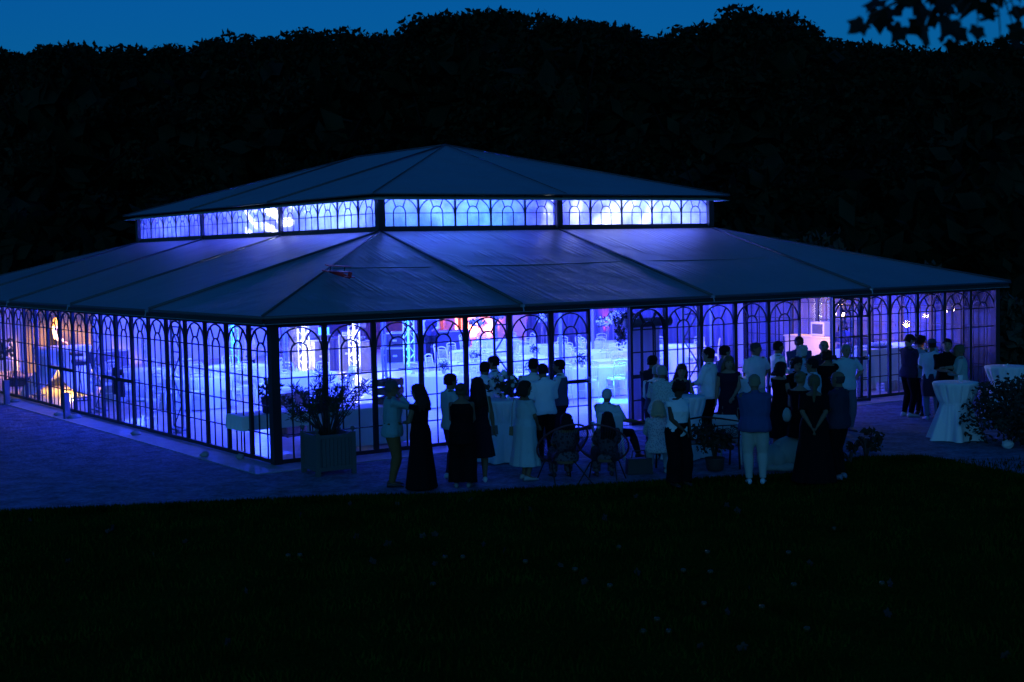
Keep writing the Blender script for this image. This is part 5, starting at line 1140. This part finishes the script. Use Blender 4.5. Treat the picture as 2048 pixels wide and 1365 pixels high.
    for sx in (-1, 1):
        c, d, w0, nrm = D[sx]
        for k, ln in enumerate((.062, .074, .068, .052)):
            o_ = w0*(-.028+.0187*k); p = c+d*.082+o_; cu = -nrm*sx*.5 if abs(d.z) > .75 else -nrm*.5
            q1 = p+d*ln*.5+cu*.012; q2 = p+d*ln*.85+cu*.045; q3 = p+d*ln*.9+cu*.075; fb.tube([p, q1, q2, q3], [.0092, .0088, .008, .006], 7)
        th = c+d*.035-w0*.035; fb.tube([th+w0*.012, th-w0*.018+d*.025, th-w0*.02+d*.06], [.012, .010, .0075], 7)
    for sx in (-1, 1): eb.ball(Hd(sx*.029, .086, .018), .010, 8, 6); eb.tube([Hd(sx*.016, .097, .037), Hd(sx*.042, .088, .038)], .0045, 5)
    eb.tube([Hd(-.022, .097, -.058), Hd(0, .103, -.057), Hd(.022, .097, -.058)], [.003, .0055, .003], 5)
    bm = bmesh.new(); bm.from_mesh(me)
    for src, mi in ((fb, 0), (eb, 1)):
        vs = [bm.verts.new(v) for v in src.v]
        for f in src.f:
            try: nf = bm.faces.new([vs[i] for i in f]); nf.material_index = mi; nf.smooth = True
            except ValueError: pass
    bm.to_mesh(me); bm.free()
    sk = mat('skin_'+skin, SKINS[skin], .6, spec=.15); me.materials.append(sk); me.materials.append(mat('dark_features', (.03, .015, .012), .5))
    bo = bpy.data.objects.new('body', me); C.objects.link(bo); bo.parent = root
    def attach(name, mb, m, vox=.014, wr=.005, f=9, it=1):
        q = remesh(mb, vox, name, it)
        if wr: wrinkle(q, wr, f, rg.random()*50)
        q.materials.append(m); o = bpy.data.objects.new(name, q); C.objects.link(o); o.parent = root; return o
    def skirt_rings(mb, zt, hem, r0, r1, fold=.05, nf=9, e=.02):
        ph = rg.uniform(0, 6); rr = []
        for k in range(9):
            u = k/8; z = zt+(hem-zt)*u; rx = r0[0]*(1-u)+r1[0]*u; ry = r0[1]*(1-u)+r1[1]*u
            if z < .98 and u < .5: rx = max(rx, hipw*g_+e); ry = max(ry, .125*g_+e)
            c = T(0, 0, z) if z > .93 else Vector((hipc.x, hipc.y, z+dz)); rr.append(ring(c, 0, rx, ry, 48, fold=lambda a: fold*u*(math.sin(nf*a+ph)+.5*math.sin(2.1*nf*a))))
        mb.rings(rr)
    # ---- clothes
    def legcover(m_, name, to=1.0, wide=0.0, e=.014):
        b_ = MB(); torso(b_, e, .84, 1.08); [leg(b_, sx, e, to=to, wide=wide) for sx in (-1, 1)]
        return attach(name, b_, m_, wr=.006, f=7)
    if bottom:
        kind, col = bottom[:2]; m_ = mat('cloth_%02x%02x%02x' % tuple(int(v*255) for v in col), col, .9, spec=.08, bump=.35, bump_scale=45) if not isinstance(col, str) else MATS[col]
        if kind == 'trousers': legcover(m_, 'trousers')
        elif kind == 'wide': legcover(m_, 'trousers', wide=.075, e=.02)
        elif kind == 'shorts': legcover(m_, 'shorts', to=.5, e=.02)
        elif kind == 'skirt':
            b_ = MB(); skirt_rings(b_, 1.08, bottom[2], (.16*g_, .12*g_), bottom[3]); attach('skirt', b_, m_, .018, .003)
    if top:
        kind, col = top[:2]; m_ = mat('cloth_%02x%02x%02x' % tuple(int(v*255) for v in col), col, .9, spec=.08, bump=.35, bump_scale=45) if not isinstance(col, str) else MATS[col]
        sl = top[2] if len(top) > 2 else .45
        if kind in ('shirt', 'jacket', 'tee'):
            b_ = MB(); e = .016 if kind != 'jacket' else .026
            torso(b_, e, .84 if kind != 'tee' or True else .9, 1.465, flare=.10 if kind != 'tee' else .03)
            for sx in (-1, 1): arm(b_, sx, e=.008 if kind != 'jacket' else .014, to=sl, k=1.08)
            b_.tube([T(0, -.008, 1.455), T(0, -.002, 1.505)], [.075, .064], 14)
            attach('jacket' if kind == 'jacket' else 'shirt', b_, m_, wr=.011, f=8)
        elif kind == 'vest':   # shirt plus waistcoat
            b_ = MB(); torso(b_, .012, .90, 1.465)
            for sx in (-1, 1): arm(b_, sx, e=.008, to=sl, k=1.08)
            b_.tube([T(0, -.008, 1.455), T(0, -.002, 1.505)], [.072, .062], 14); attach('shirt', b_, mat('white_shirt_cloth', (.72, .74, .76), .85), wr=.006)
            b_ = MB(); torso(b_, .024, .90, 1.425); attach('waistcoat', b_, m_, wr=.003)
        elif kind == 'dress':
            hem, r1 = top[3], top[4]; b_ = MB(); torso(b_, .012, .90, 1.36 if sl < 0 else 1.44)
            if sl > 0:
                for sx in (-1, 1): arm(b_, sx, e=.012, to=sl, k=1.1)
            if sl <= 0:
                for sx in (-1, 1): b_.tube([T(sx*.09, .07, 1.33), T(sx*.095, 0, 1.45), T(sx*.09, -.09, 1.34)], .018, 6)
            if seat is None: skirt_rings(b_, 1.08, hem, (.155*g_, .115*g_), r1)
            else:
                for sx in (-1, 1): leg(b_, sx, .035, to=1.0)
            attach('dress', b_, m_, .016, .004)
    # ---- shoes
    if shoes:
        for sx in (-1, 1):
            an = Lg[sx][2]; f = MB(); dn = Vector((sx*.12, 1, 0)).normalized(); sd = Vector((dn.y, -dn.x, 0)); rr = []
            for (t_, w_, h_) in ((-.075, .022, .045), (-.06, .034, .085), (-.01, .038, .095), (.05, .042, .062), (.11, .046, .048), (.16, .04, .038), (.185, .02, .024)):
                c = Vector((an.x, an.y, an.z-.085))+dn*t_; rr.append([c+sd*(w_*math.cos(a))+Vector((0, 0, max(0, h_/2+h_/2*math.sin(a)))) for a in [2*math.pi*k/14 for k in range(14)]])
            f.rings(rr); o = f.build('shoe', mat('shoe_%02x%02x%02x' % tuple(int(v*255) for v in shoes), shoes, .5), root, True)
    # ---- hair
    hk, hcol = hair; hm = mat('hair_%02x%02x%02x' % tuple(int(v*255) for v in hcol), hcol, .7, spec=.2, bump=.6, bump_scale=90, stretch=(1, 1, .25))
    def cap(mb, grow=0.0, zlow=-.01, back=.0):
        rr = []
        for z, rx, ry, y in ((-.075, .052, .05, -.038), (-.05, .066, .062, -.032), (-.02, .073, .072, -.026), (.015, .077, .082, -.018), (.045, .079, .092, -.012), (.08, .071, .088, -.008), (.108, .05, .064, -.008), (.125, .02, .03, -.008)):
            if z < zlow: continue
            rr.append([Hd((rx+grow)*math.cos(a), y+(ry+grow)*math.sin(a), z+grow*.6) for a in [2*math.pi*k/20 for k in range(20)]])
        mb.rings(rr)
    if hk != 'bald':
        b_ = MB()
        if hk == 'short': cap(b_, .003, -.055)
        elif hk == 'cropped': cap(b_, -.001, -.05)
        elif hk == 'fringe':
            rr = []
            for z, rx, ry in ((-.06, .064, .058), (-.03, .073, .07), (0, .077, .08), (.03, .078, .084), (.05, .072, .078)): rr.append([Hd(rx*math.cos(a), -.03+ry*math.sin(a)*.9, z) for a in [2*math.pi*k/20 for k in range(20)]])
            b_.rings(rr)
        elif hk == 'curly':
            cap(b_, .012, -.09)
            for k in range(40):
                a = rg.uniform(0, 6.28); z = rg.uniform(-.07, .12); q = Hd(.082*math.cos(a), -.03+.085*math.sin(a)*(1 if math.sin(a) < .3 else .5), z); b_.ball(q, rg.uniform(.014, .024), 6, 5)
        elif hk in ('long', 'bob', 'wavy'):
            cap(b_, .008, -.08); end = {'long': -.34, 'bob': -.13, 'wavy': -.30}[hk]
            for k in range(11):
                a = math.pi*(1+k/10)+rg.uniform(-.1, .1); a = math.pi*.97+math.pi*1.06*k/10; q0 = Hd(.068*math.cos(a), -.02+.075*math.sin(a), .03); q1 = Hd(.082*math.cos(a), -.03+.09*math.sin(a), -.08); fin_ = T(.11*math.cos(a), -.07+.10*math.sin(a), 1.635+end+rg.uniform(-.03, .03))
                b_.tube([q0, q1, q1.lerp(fin_, .5)+Vector((0, -.015, 0)), fin_], [.028, .034, .033, .016], 8)
        elif hk == 'bun': cap(b_, .005, -.06); b_.ball(Hd(0, -.105, .065), (.042, .042, .042), 10, 8)
        elif hk == 'ponytail': cap(b_, .004, -.055); b_.tube([Hd(0, -.10, .03), Hd(0, -.14, .0), Hd(0, -.13, -.1), T(0, -.12, 1.42), T(0, -.12, 1.32)], [.022, .034, .034, .03, .012], 9)
        q = remesh(b_, .0095, 'hair', 1); wrinkle(q, .004, 28, rg.random()*20); q.materials.append(hm); o = bpy.data.objects.new('hair', q); C.objects.link(o); o.parent = root
    if glasses:
        g2 = MB()
        for sx in (-1, 1):
            q = [Hd(sx*.031+.022*math.cos(a), .104, .016+.017*math.sin(a)) for a in [2*math.pi*k/12 for k in range(13)]]; g2.tube(q, .0022, 4, cap=False); g2.tube([Hd(sx*.053, .103, .02), Hd(sx*.076, .03, .02), Hd(sx*.076, -.01, .012)], .0022, 4)
        g2.tube([Hd(-.009, .105, .02), Hd(.009, .105, .02)], .0022, 4); g2.build('glasses', M_BLACK, root)
    if extra: extra(root, T, Hd, A, D)
    return root
def W_(root, v):   # local point of a person to the world
    return Vector(root.location)+Matrix.Rotation(root.rotation_euler.z, 3, 'Z') @ (Vector(v)*root.scale.x)
def F_(px, py): p = at(px, py, GZ); return (p.x, p.y, GZ)
def HP(px, py, H): p = at(px, py, GZ+H); return (p.x, p.y, GZ)

WHT = (.80, .82, .84); BLK = (.006, .006, .007); NAVY = (.02, .028, .06); DK = (.018, .018, .022); BR = (.022, .014, .01); GREY = (.32, .31, .3)
floral('floral_pale', (.36, .40, .38), (.54, .58, .54), 38); floral('floral_blue', (.24, .29, .35), (.48, .52, .56), 36); floral('floral_dark', (.02, .02, .03), (.10, .08, .1), 18)
# --- left group on the gravel
person(F_(787, 973), 80, 1.66, 'm', 'stout man in teal shirt and brown trousers, hand raised to his mouth, nearest the planter', girth=1.14, arms=('hang', 'face'), top=('shirt', (.20, .36, .38), .93), bottom=('trousers', (.20, .10, .04)), hair=('cropped', (.10, .09, .09)), glasses=True, head=(5, 6), lean=-2)
person(F_(845, 979), -55, 1.63, 'f', 'woman with wavy hair down her back in a black floor-length gown', arms=('front', 'front'), top=('dress', BLK, .12, .02, (.27, .23)), hair=('wavy', BR), head=(-12, 0))
person(F_(905, 958), 62, 1.70, 'm', 'short-haired man in pale patterned shirt behind the woman in strapless black', arms=('hang', 'hang'), top=('shirt', (.42, .52, .52), .45), bottom=('trousers', NAVY), hair=('short', BLK), shoes=WHT)
def sgl(root, T, Hd, A, D): MB().tube([Hd(-.07, .04, .09), Hd(-.03, .075, .1), Hd(.03, .075, .1), Hd(.07, .04, .09)], [.006, .014, .014, .006], 6).build('sunglasses', M_BLACK, root, True)
person(F_(925, 976), 5, 1.62, 'f', 'woman seen from behind in black strapless wide-legged jumpsuit, hair pinned up', girth=1.12, arms=('clasp', 'clasp'), top=('dress', BLK, 0, .75, (.2, .16)), bottom=('wide', BLK), hair=('bun', (.10, .06, .04)), shoes=(.2, .2, .2))
w5 = person(F_(957, 964), -10, 1.66, 'f', 'woman with long dark straight hair, sunglasses on her head and white trainers', arms=('front', 'hang'), top=('dress', (.015, .012, .02), 0, .42, (.25, .2)), hair=('long', BLK), shoes=(.6, .62, .62), extra=sgl)
hb_ = empty('handbag', W_(w5, (.25, .06, .78)), R_(20), 'small light handbag on a long strap hanging at the dark-haired woman\'s side', 'bag'); MB().box((0, 0, 0), (.20, .07, .15), taper=.9).build('body', mat('handbag_leather', (.18, .14, .13), .5), hb_); MB().tube([(-.09, 0, .07), (-.14, -.05, .35), (-.2, -.05, .58)], .008, 6).build('strap', mat('strap_pale', (.4, .34, .26), .6), hb_)
person(F_(968, 915), 28, 1.70, 'm', 'man in white shirt with rolled sleeves and navy trousers at the flowered high table', arms=('table', 'table'), top=('shirt', WHT, .72), bottom=('trousers', (.03, .04, .09)), hair=('short', BLK), lean=6)
person(HP(990, 715, 1.70), -80, 1.70, 'm', 'dark-haired man half hidden behind the rolled-sleeve man, hand at his mouth', arms=('mouth', 'hang'), top=('shirt', WHT, .93), bottom=('trousers', DK), hair=('short', BLK))
person(HP(1066, 719, 1.76), 8, 1.76, 'm', 'broad man in untucked white short-sleeved shirt seen from behind', girth=1.2, arms=('front', 'front'), top=('shirt', (.66, .70, .70), .45), bottom=('trousers', (.16, .18, .24)), hair=('cropped', BLK), shoes=WHT)
person(HP(1088, 731, 1.68), -20, 1.68, 'm', 'man in white shirt and black trousers hidden behind the broad man', arms=('front', 'front'), top=('shirt', WHT, .93), bottom=('trousers', BLK), hair=('short', BLK), lean=4)
def bow(root, T, Hd, A, D): MB().tube([T(-.055, .085, 1.475), T(0, .09, 1.47), T(.055, .085, 1.475)], [.022, .008, .022], 8).build('bow_tie', M_BLACK, root, True)
person(HP(1120, 722, 1.68), -72, 1.68, 'm', 'bearded man in waistcoat and bow tie, white sleeves rolled up', girth=1.06, arms=('front', 'front'), top=('vest', (.10, .11, .17), .72), bottom=('trousers', (.03, .02, .035)), hair=('short', BLK), glasses=True, extra=lambda r, T, Hd, A, D: (bow(r, T, Hd, A, D), MB().ball(Hd(0, .045, -.085), (.056, .062, .048), 12, 8).build('beard', mat('beard_dark', BR, .8, bump=.5, bump_scale=90), r, True)))
w11 = person(F_(1052, 960), 62, 1.58, 'f', 'plump woman with shoulder-length hair in a long pale dress, arms folded in front', girth=1.22, arms=('clasp', 'clasp'), top=('dress', (.40, .50, .52), .42, .26, (.30, .24)), hair=('bob', BR), shoes=(.35, .36, .36))
cb_ = empty('clutch_bag', W_(w11, (-.27, -.02, .78)), R_(10), 'tan handbag hanging behind the woman in the long pale dress', 'bag'); MB().box((0, 0, 0), (.24, .09, .14), taper=.92).build('body', mat('tan_bag', (.30, .19, .09), .6), cb_); MB().tube([(-.1, 0, .06), (-.05, .03, .4), (.06, .05, .62)], .006, 6).build('strap', mat('tan_strap', (.30, .19, .09), .6), cb_)
# --- seated guests
def seated_at(px, py, Hh=1.22): p = at(px, py, GZ+Hh); return (p.x, p.y, GZ)
person((a1.location.x+.12, a1.location.y+.0), -12, 1.52, 'f', 'seated woman with pale hair clip in the dark red cord chair', girth=1.1, arms=('lap', 'lap'), top=('dress', 'floral_dark', .42, .4, (.3, .3)), hair=('bob', BLK), seat=.30, lean=-6, extra=lambda r, T, Hd, A, D: MB().ball(Hd(.05, -.085, .04), (.03, .015, .014), 8, 6).build('hair_clip', M_WHITE, r, True))
person((a2.location.x+.12, a2.location.y+.05), -5, 1.52, 'f', 'seated long-haired woman in the dark green cord chair', arms=('lap', 'lap'), top=('dress', 'floral_dark', .42, .4, (.3, .3)), hair=('long', BLK), seat=.32, lean=-4)
p14 = (pc1.location.x, pc1.location.y); person(p14, 30, 1.60, 'm', 'white-haired man in pale shirt seated on the plastic chair, arm stretched out to the right', girth=1.15, arms=('lap', 'out'), top=('shirt', (.46, .56, .58), .5), bottom=('trousers', DK), hair=('cropped', (.42, .44, .46)), seat=.42, head=(-5, 0), legs=((-.05, .5, .085), (.42, .36, .085)))
bq = Matrix.Rotation(bn.rotation_euler.z, 3, 'Z') @ Vector((-hl+.32, .22, 0))
bw = at(1316, 810, GZ+1.17)
person((bw.x, bw.y), 5, 1.58, 'f', 'blonde woman in blue floral blouse seated at the left end of the ornate bench', girth=1.08, arms=('lap', 'hang'), top=('shirt', 'floral_blue', .7), bottom=('trousers', (.30, .36, .42)), hair=('bob', (.42, .34, .2)), seat=.42, head=(-10, 0), shoes=(.4, .4, .4))
# --- middle group round the second high table
person(HP(1303, 714, 1.66), 40, 1.66, 'm', 'dark-haired man in black suit at the left of the middle group', arms=('front', 'front'), top=('jacket', (.02, .022, .035), .95), bottom=('trousers', BLK), hair=('short', BLK))
person(HP(1306, 732, 1.62), 35, 1.62, 'm', 'grey-haired man in navy waistcoat leaning in to the middle table', arms=('table', 'front'), top=('vest', (.05, .06, .12), .95), bottom=('trousers', NAVY), hair=('cropped', (.30, .31, .33)), lean=10)
person(HP(1322, 734, 1.62), 14, 1.62, 'f', 'grey-haired woman in loose pale floral blouse seen from behind', girth=1.18, arms=('table', 'table'), top=('shirt', 'floral_pale', .5), bottom=('trousers', (.30, .33, .36)), hair=('short', GREY), lean=6, shoes=WHT)
person(HP(1352, 766, 1.60), 150, 1.60, 'f', 'curly dark-haired woman in white sleeveless top looking down at the bench', girth=1.1, arms=('hang', 'clasp'), top=('tee', WHT, .12), bottom=('wide', BLK), hair=('curly', BLK), head=(12, 32), skin='dark', lean=4)
person(HP(1358, 729, 1.60), 165, 1.60, 'f', 'smiling woman with long brown hair leaning on the middle high table', arms=('table', 'table'), top=('dress', (.05, .03, .06), 0, .5, (.24, .2)), hair=('wavy', (.05, .03, .02)), lean=8, head=(25, 0), skin='fair')
person(HP(1418, 699, 1.78), -66, 1.78, 'm', 'very big man in untucked white shirt and glasses with one hand on the table', girth=1.3, arms=('table', 'table'), top=('shirt', WHT, .68), bottom=('trousers', BLK), hair=('short', BLK), glasses=True, skin='fair')
person(HP(1447, 694, 1.74), 70, 1.74, 'm', 'tall dark-haired man in profile behind the long-haired woman', arms=('front', 'hang'), top=('shirt', (.10, .11, .18), .5), bottom=('trousers', DK), hair=('short', BLK), skin='fair')
person(HP(1456, 715, 1.64), 175, 1.64, 'f', 'long-haired woman in dark sleeveless dress facing the camera', arms=('clasp', 'hang'), top=('dress', (.03, .015, .03), .1, .5, (.22, .18)), hair=('long', (.14, .08, .04)), skin='fair')
person(HP(1511, 688, 1.72), 150, 1.72, 'm', 'man in pale shirt with one hand on his hip beside the paper cups', girth=1.15, arms=('hips', 'hang'), top=('shirt', (.62, .66, .70), .45), bottom=('trousers', (.4, .4, .42)), hair=('short', (.06, .05, .05)), head=(-30, 0))
person(F_(1512, 967), 8, 1.68, 'm', 'stocky blond man from behind in blue jacket and pale trousers on the lawn edge', girth=1.22, arms=('crossed', 'crossed'), top=('jacket', (.045, .085, .20), .95), bottom=('trousers', (.42, .42, .38)), hair=('cropped', (.25, .2, .13)), shoes=(.55, .6, .62))
# --- right-hand crowd
person(HP(1556, 685, 1.72), 75, 1.72, 'm', 'man in white shirt facing right beside the dark post', arms=('front', 'front'), top=('shirt', WHT, .93), bottom=('trousers', DK), hair=('cropped', BLK))
person(HP(1599, 675, 1.74), 170, 1.74, 'm', 'tallest dark man at the back of the right-hand crowd in dark blue shirt', girth=1.1, arms=('front', 'front'), top=('shirt', (.05, .07, .16), .93), bottom=('trousers', DK), hair=('cropped', BLK), skin='dark')
person(HP(1606, 694, 1.70), 30, 1.70, 'm', 'grey curly-haired man in pale blue shirt seen from behind', girth=1.1, arms=('front', 'front'), top=('shirt', (.30, .38, .50), .93), bottom=('trousers', DK), hair=('curly', (.42, .42, .42)))
person(HP(1646, 683, 1.72), 175, 1.72, 'm', 'bald man in dark suit jacket with white collar facing the camera', girth=1.1, arms=('front', 'front'), top=('jacket', (.03, .03, .05), .95), bottom=('trousers', DK), hair=('fringe', (.2, .19, .18)), skin='fair', extra=lambda r, T, Hd, A, D: MB().tube([T(0, .10, 1.32), T(0, .085, 1.45)], [.012, .045], 8).build('shirt_front', M_WHITE, r, True))
person(HP(1689, 691, 1.70), 165, 1.70, 'm', 'balding man in pale short-sleeved shirt, hand on hip, at the right of the crowd', girth=1.1, arms=('hips', 'hang'), top=('shirt', (.42, .55, .58), .42), bottom=('trousers', (.10, .11, .15)), hair=('cropped', (.2, .19, .18)), skin='fair')
person(HP(1557, 727, 1.60), 60, 1.60, 'f', 'dark-haired woman with a pale shawl collar and bare arm, left of the crowd', arms=('front', 'front'), top=('dress', BLK, .1, .3, (.24, .2)), hair=('bob', BLK), skin='fair')
person(HP(1592, 719, 1.62), 160, 1.62, 'f', 'short-haired woman with glasses facing the camera inside the crowd', arms=('front', 'front'), top=('shirt', BLK, .93), bottom=('trousers', BLK), hair=('curly', BR), glasses=True, skin='fair')
person(HP(1626, 719, 1.68), -60, 1.68, 'm', 'dark-haired man with glasses and pale shirt in the middle of the crowd', girth=1.1, arms=('front', 'front'), top=('shirt', (.48, .54, .6), .5), bottom=('trousers', DK), hair=('short', BLK), glasses=True)
person(HP(1653, 703, 1.60), 20, 1.60, 'f', 'woman with curly dark hair between the bald man and the balding man', arms=('front', 'face'), top=('dress', BLK, .42, .4, (.24, .2)), hair=('curly', BR))
# bride: white tulle gown spreading to the left
bd_ = HP(1600, 747, 1.60)
br_ = person(bd_, 35, 1.60, 'f', 'woman with pinned-up hair in a dark top behind a spread of white tulle', arms=('front', 'hang'), top=('dress', BLK, .12, .6, (.22, .18)), hair=('bun', (.2, .13, .07)), skin='fair')
def tulle():
    p = at(1572, 938, GZ); t = empty('tulle_gown_train', (p.x, p.y, GZ), R_(-35), 'billowing white tulle gown train spread on the lawn edge left of the woman in black', 'gown train'); m = translucent_mat('white_tulle', (.5, .52, .47), .35); rg = random.Random(4)
    for (c, r) in (((.10, 0, .27), (.36, .30, .27)), ((-.16, -.03, .2), (.30, .3, .22)), ((.42, .05, .46), (.28, .26, .36)), ((.58, .05, .80), (.2, .2, .34)), ((-.05, -.12, .06), (.38, .25, .10))):
        mb = MB(); rr = []
        for j in range(12):
            ph = -math.pi/2+math.pi*(j+.5)/12; rr.append([(c[0]+r[0]*math.cos(ph)*math.cos(a)*(1+.09*math.sin(7*a+j*.4+c[0]*9)+.05*math.sin(13*a)), c[1]+r[1]*math.cos(ph)*math.sin(a)*(1+.09*math.sin(7*a+j*.4+c[0]*9)+.05*math.sin(13*a)), max(.004, c[2]+r[2]*math.sin(ph)*(1+.05*math.sin(5*a+j)))) for a in [2*math.pi*k/40 for k in range(40)]])
        o = mb.rings(rr).build('tulle_layer', m, t, True)
    return t
tulle()
sl_ = MB().lathe([(.015, 0), (.05, -.05), (.07, -.13), (.05, -.2), (.015, -.23)], n=20, fold=lambda a, z: .012*math.sin(7*a)).build('hanging_shawl', mat('pale_tulle_cloth', (.42, .46, .42), .9), None, True, loc=Vector(bd_)+Vector((-.26, .05, 1.05))); tag(sl_, 'pale gauzy bag hanging from the arm of the woman with pinned-up hair', 'bag')
person(F_(1630, 966), 12, 1.66, 'f', 'woman from behind in long black dress, blonde ponytail, hands clasped behind her', girth=1.12, arms=('back', 'back'), top=('dress', BLK, .45, .02, (.33, .28)), hair=('ponytail', (.16, .10, .05)))
person(F_(1678, 958), -50, 1.68, 'm', 'bald bearded man with glasses in dark polo shirt at the front right of the crowd', girth=1.2, arms=('front', 'front'), top=('shirt', (.03, .035, .06), .42), bottom=('trousers', BLK), hair=('fringe', (.05, .04, .04)), glasses=True, shoes=(.2, .2, .25))
# --- right-hand group of five
p38 = person(F_(1818, 833), 70, 1.72, 'm', 'man in dark jacket looking down at the glowing phone in his hands', arms=('phone', 'phone'), top=('jacket', (.03, .025, .05), .95), bottom=('trousers', BLK), hair=('short', BLK), head=(0, 30), shoes=(.5, .52, .55), skin='fair')
pc = W_(p38, (0, .40, 1.24)); ph_ = empty('phone', pc, p38.rotation_euler.z, 'lit phone held by the man in the dark jacket', 'phone'); MB().box((0, 0, 0), (.075, .014, .15), rx=-.5).build('case', M_BLACK, ph_); MB().box((0, -.009, .002), (.066, .003, .138), rx=-.5).build('screen', mat('phone_screen', (.5, .3, .2), .3, emit=(1, .45, .25), estr=6), ph_)
light('POINT', 'phone_glow', W_(p38, (0, .34, 1.33)), .12, (1, .5, .3), .03)
person(HP(1841, 674, 1.68), 60, 1.68, 'm', 'curly-haired man with his hand against his forehead, second from left in the right group', arms=('hang', 'forehead'), top=('shirt', (.35, .42, .48), .45), bottom=('trousers', DK), hair=('curly', BLK), head=(0, 12))
def capx(root, T, Hd, A, D):
    MB().rings([[Hd((rx)*math.cos(a), -.008+ry*math.sin(a), z) for a in [2*math.pi*k/20 for k in range(20)]] for z, rx, ry in ((.035, .083, .098), (.07, .082, .096), (.105, .066, .08), (.128, .03, .04))]).rings([[Hd(.07*math.cos(a), -.075-.075*abs(math.sin(a))*(1 if math.sin(a) < 0 else .1), z) for a in [2*math.pi*k/16 for k in range(16)]] for z in (.035, .042)]).build('cap', mat('dark_cap', (.04, .04, .08), .8), root, True)
    b_ = MB(); ph = 1.0
    b_.rings([ring(T(0, 0, z), 0, rx, ry, 40, fold=lambda a: .05*math.sin(7*a+ph)) for z, rx, ry in ((1.02, .175, .135), (.95, .2, .15), (.75, .22, .16), (.52, .2, .14))]); q = remesh(b_, .016, 'tied_jacket', 1); q.materials.append(mat('tied_jacket_cloth', (.02, .02, .05), .9)); o = bpy.data.objects.new('tied_jacket', q); C.objects.link(o); o.parent = root
person(F_(1864, 840), 6, 1.66, 'm', 'person in cap and white tee seen from behind, dark jacket tied round the waist', girth=1.08, arms=('front', 'front'), top=('tee', (.66, .68, .75), .42), bottom=('trousers', (.20, .23, .34)), hair=('cropped', BR), shoes=(.4, .42, .5), extra=capx)
person(HP(1892, 680, 1.72), 175, 1.72, 'm', 'dark-haired man in black shirt facing the camera, second from right in the right group', girth=1.15, arms=('crossed', 'front'), top=('shirt', BLK, .5), bottom=('trousers', BLK), hair=('short', BLK), skin='fair', head=(20, 0))
person(HP(1921, 692, 1.60), -75, 1.60, 'f', 'short-haired woman in light jacket at the right end of the right group', girth=1.08, arms=('front', 'mouth'), top=('jacket', (.36, .44, .40), .93), bottom=('trousers', DK), hair=('short', (.14, .10, .06)))
# --- people inside
person((1.96, 19.5, .25), 75, 1.72, 'm', 'musician in black waistcoat and white shirt lit warm behind the left glass', arms=('table', 'table'), top=('vest', BLK, .93), bottom=('trousers', BLK), hair=('short', (.3, .2, .1)), lean=12, head=(0, 20), skin='fair')
person((5.6, 13.6, 0), 100, 1.68, 'm', 'guest in pale pink shirt standing in front of the cyan-lit totem', arms=('front', 'front'), top=('shirt', (.6, .42, .5), .5), bottom=('trousers', DK), hair=('short', BLK), skin='fair')
person((13.9, 17.6, 0), 170, 1.74, 'm', 'man in dark waistcoat standing right of the cyan-lit totem at the back', arms=('front', 'hang'), top=('vest', (.06, .05, .1), .93), bottom=('trousers', DK), hair=('short', BLK), skin='fair')
person((17.6, 2.9, 0), 190, 1.64, 'f', 'woman with dark hair standing behind the buffet table', arms=('front', 'front'), top=('shirt', (.1, .08, .15), .5), bottom=('trousers', BLK), hair=('long', BLK), skin='fair')

bpy.data.scenes.remove(TMP)
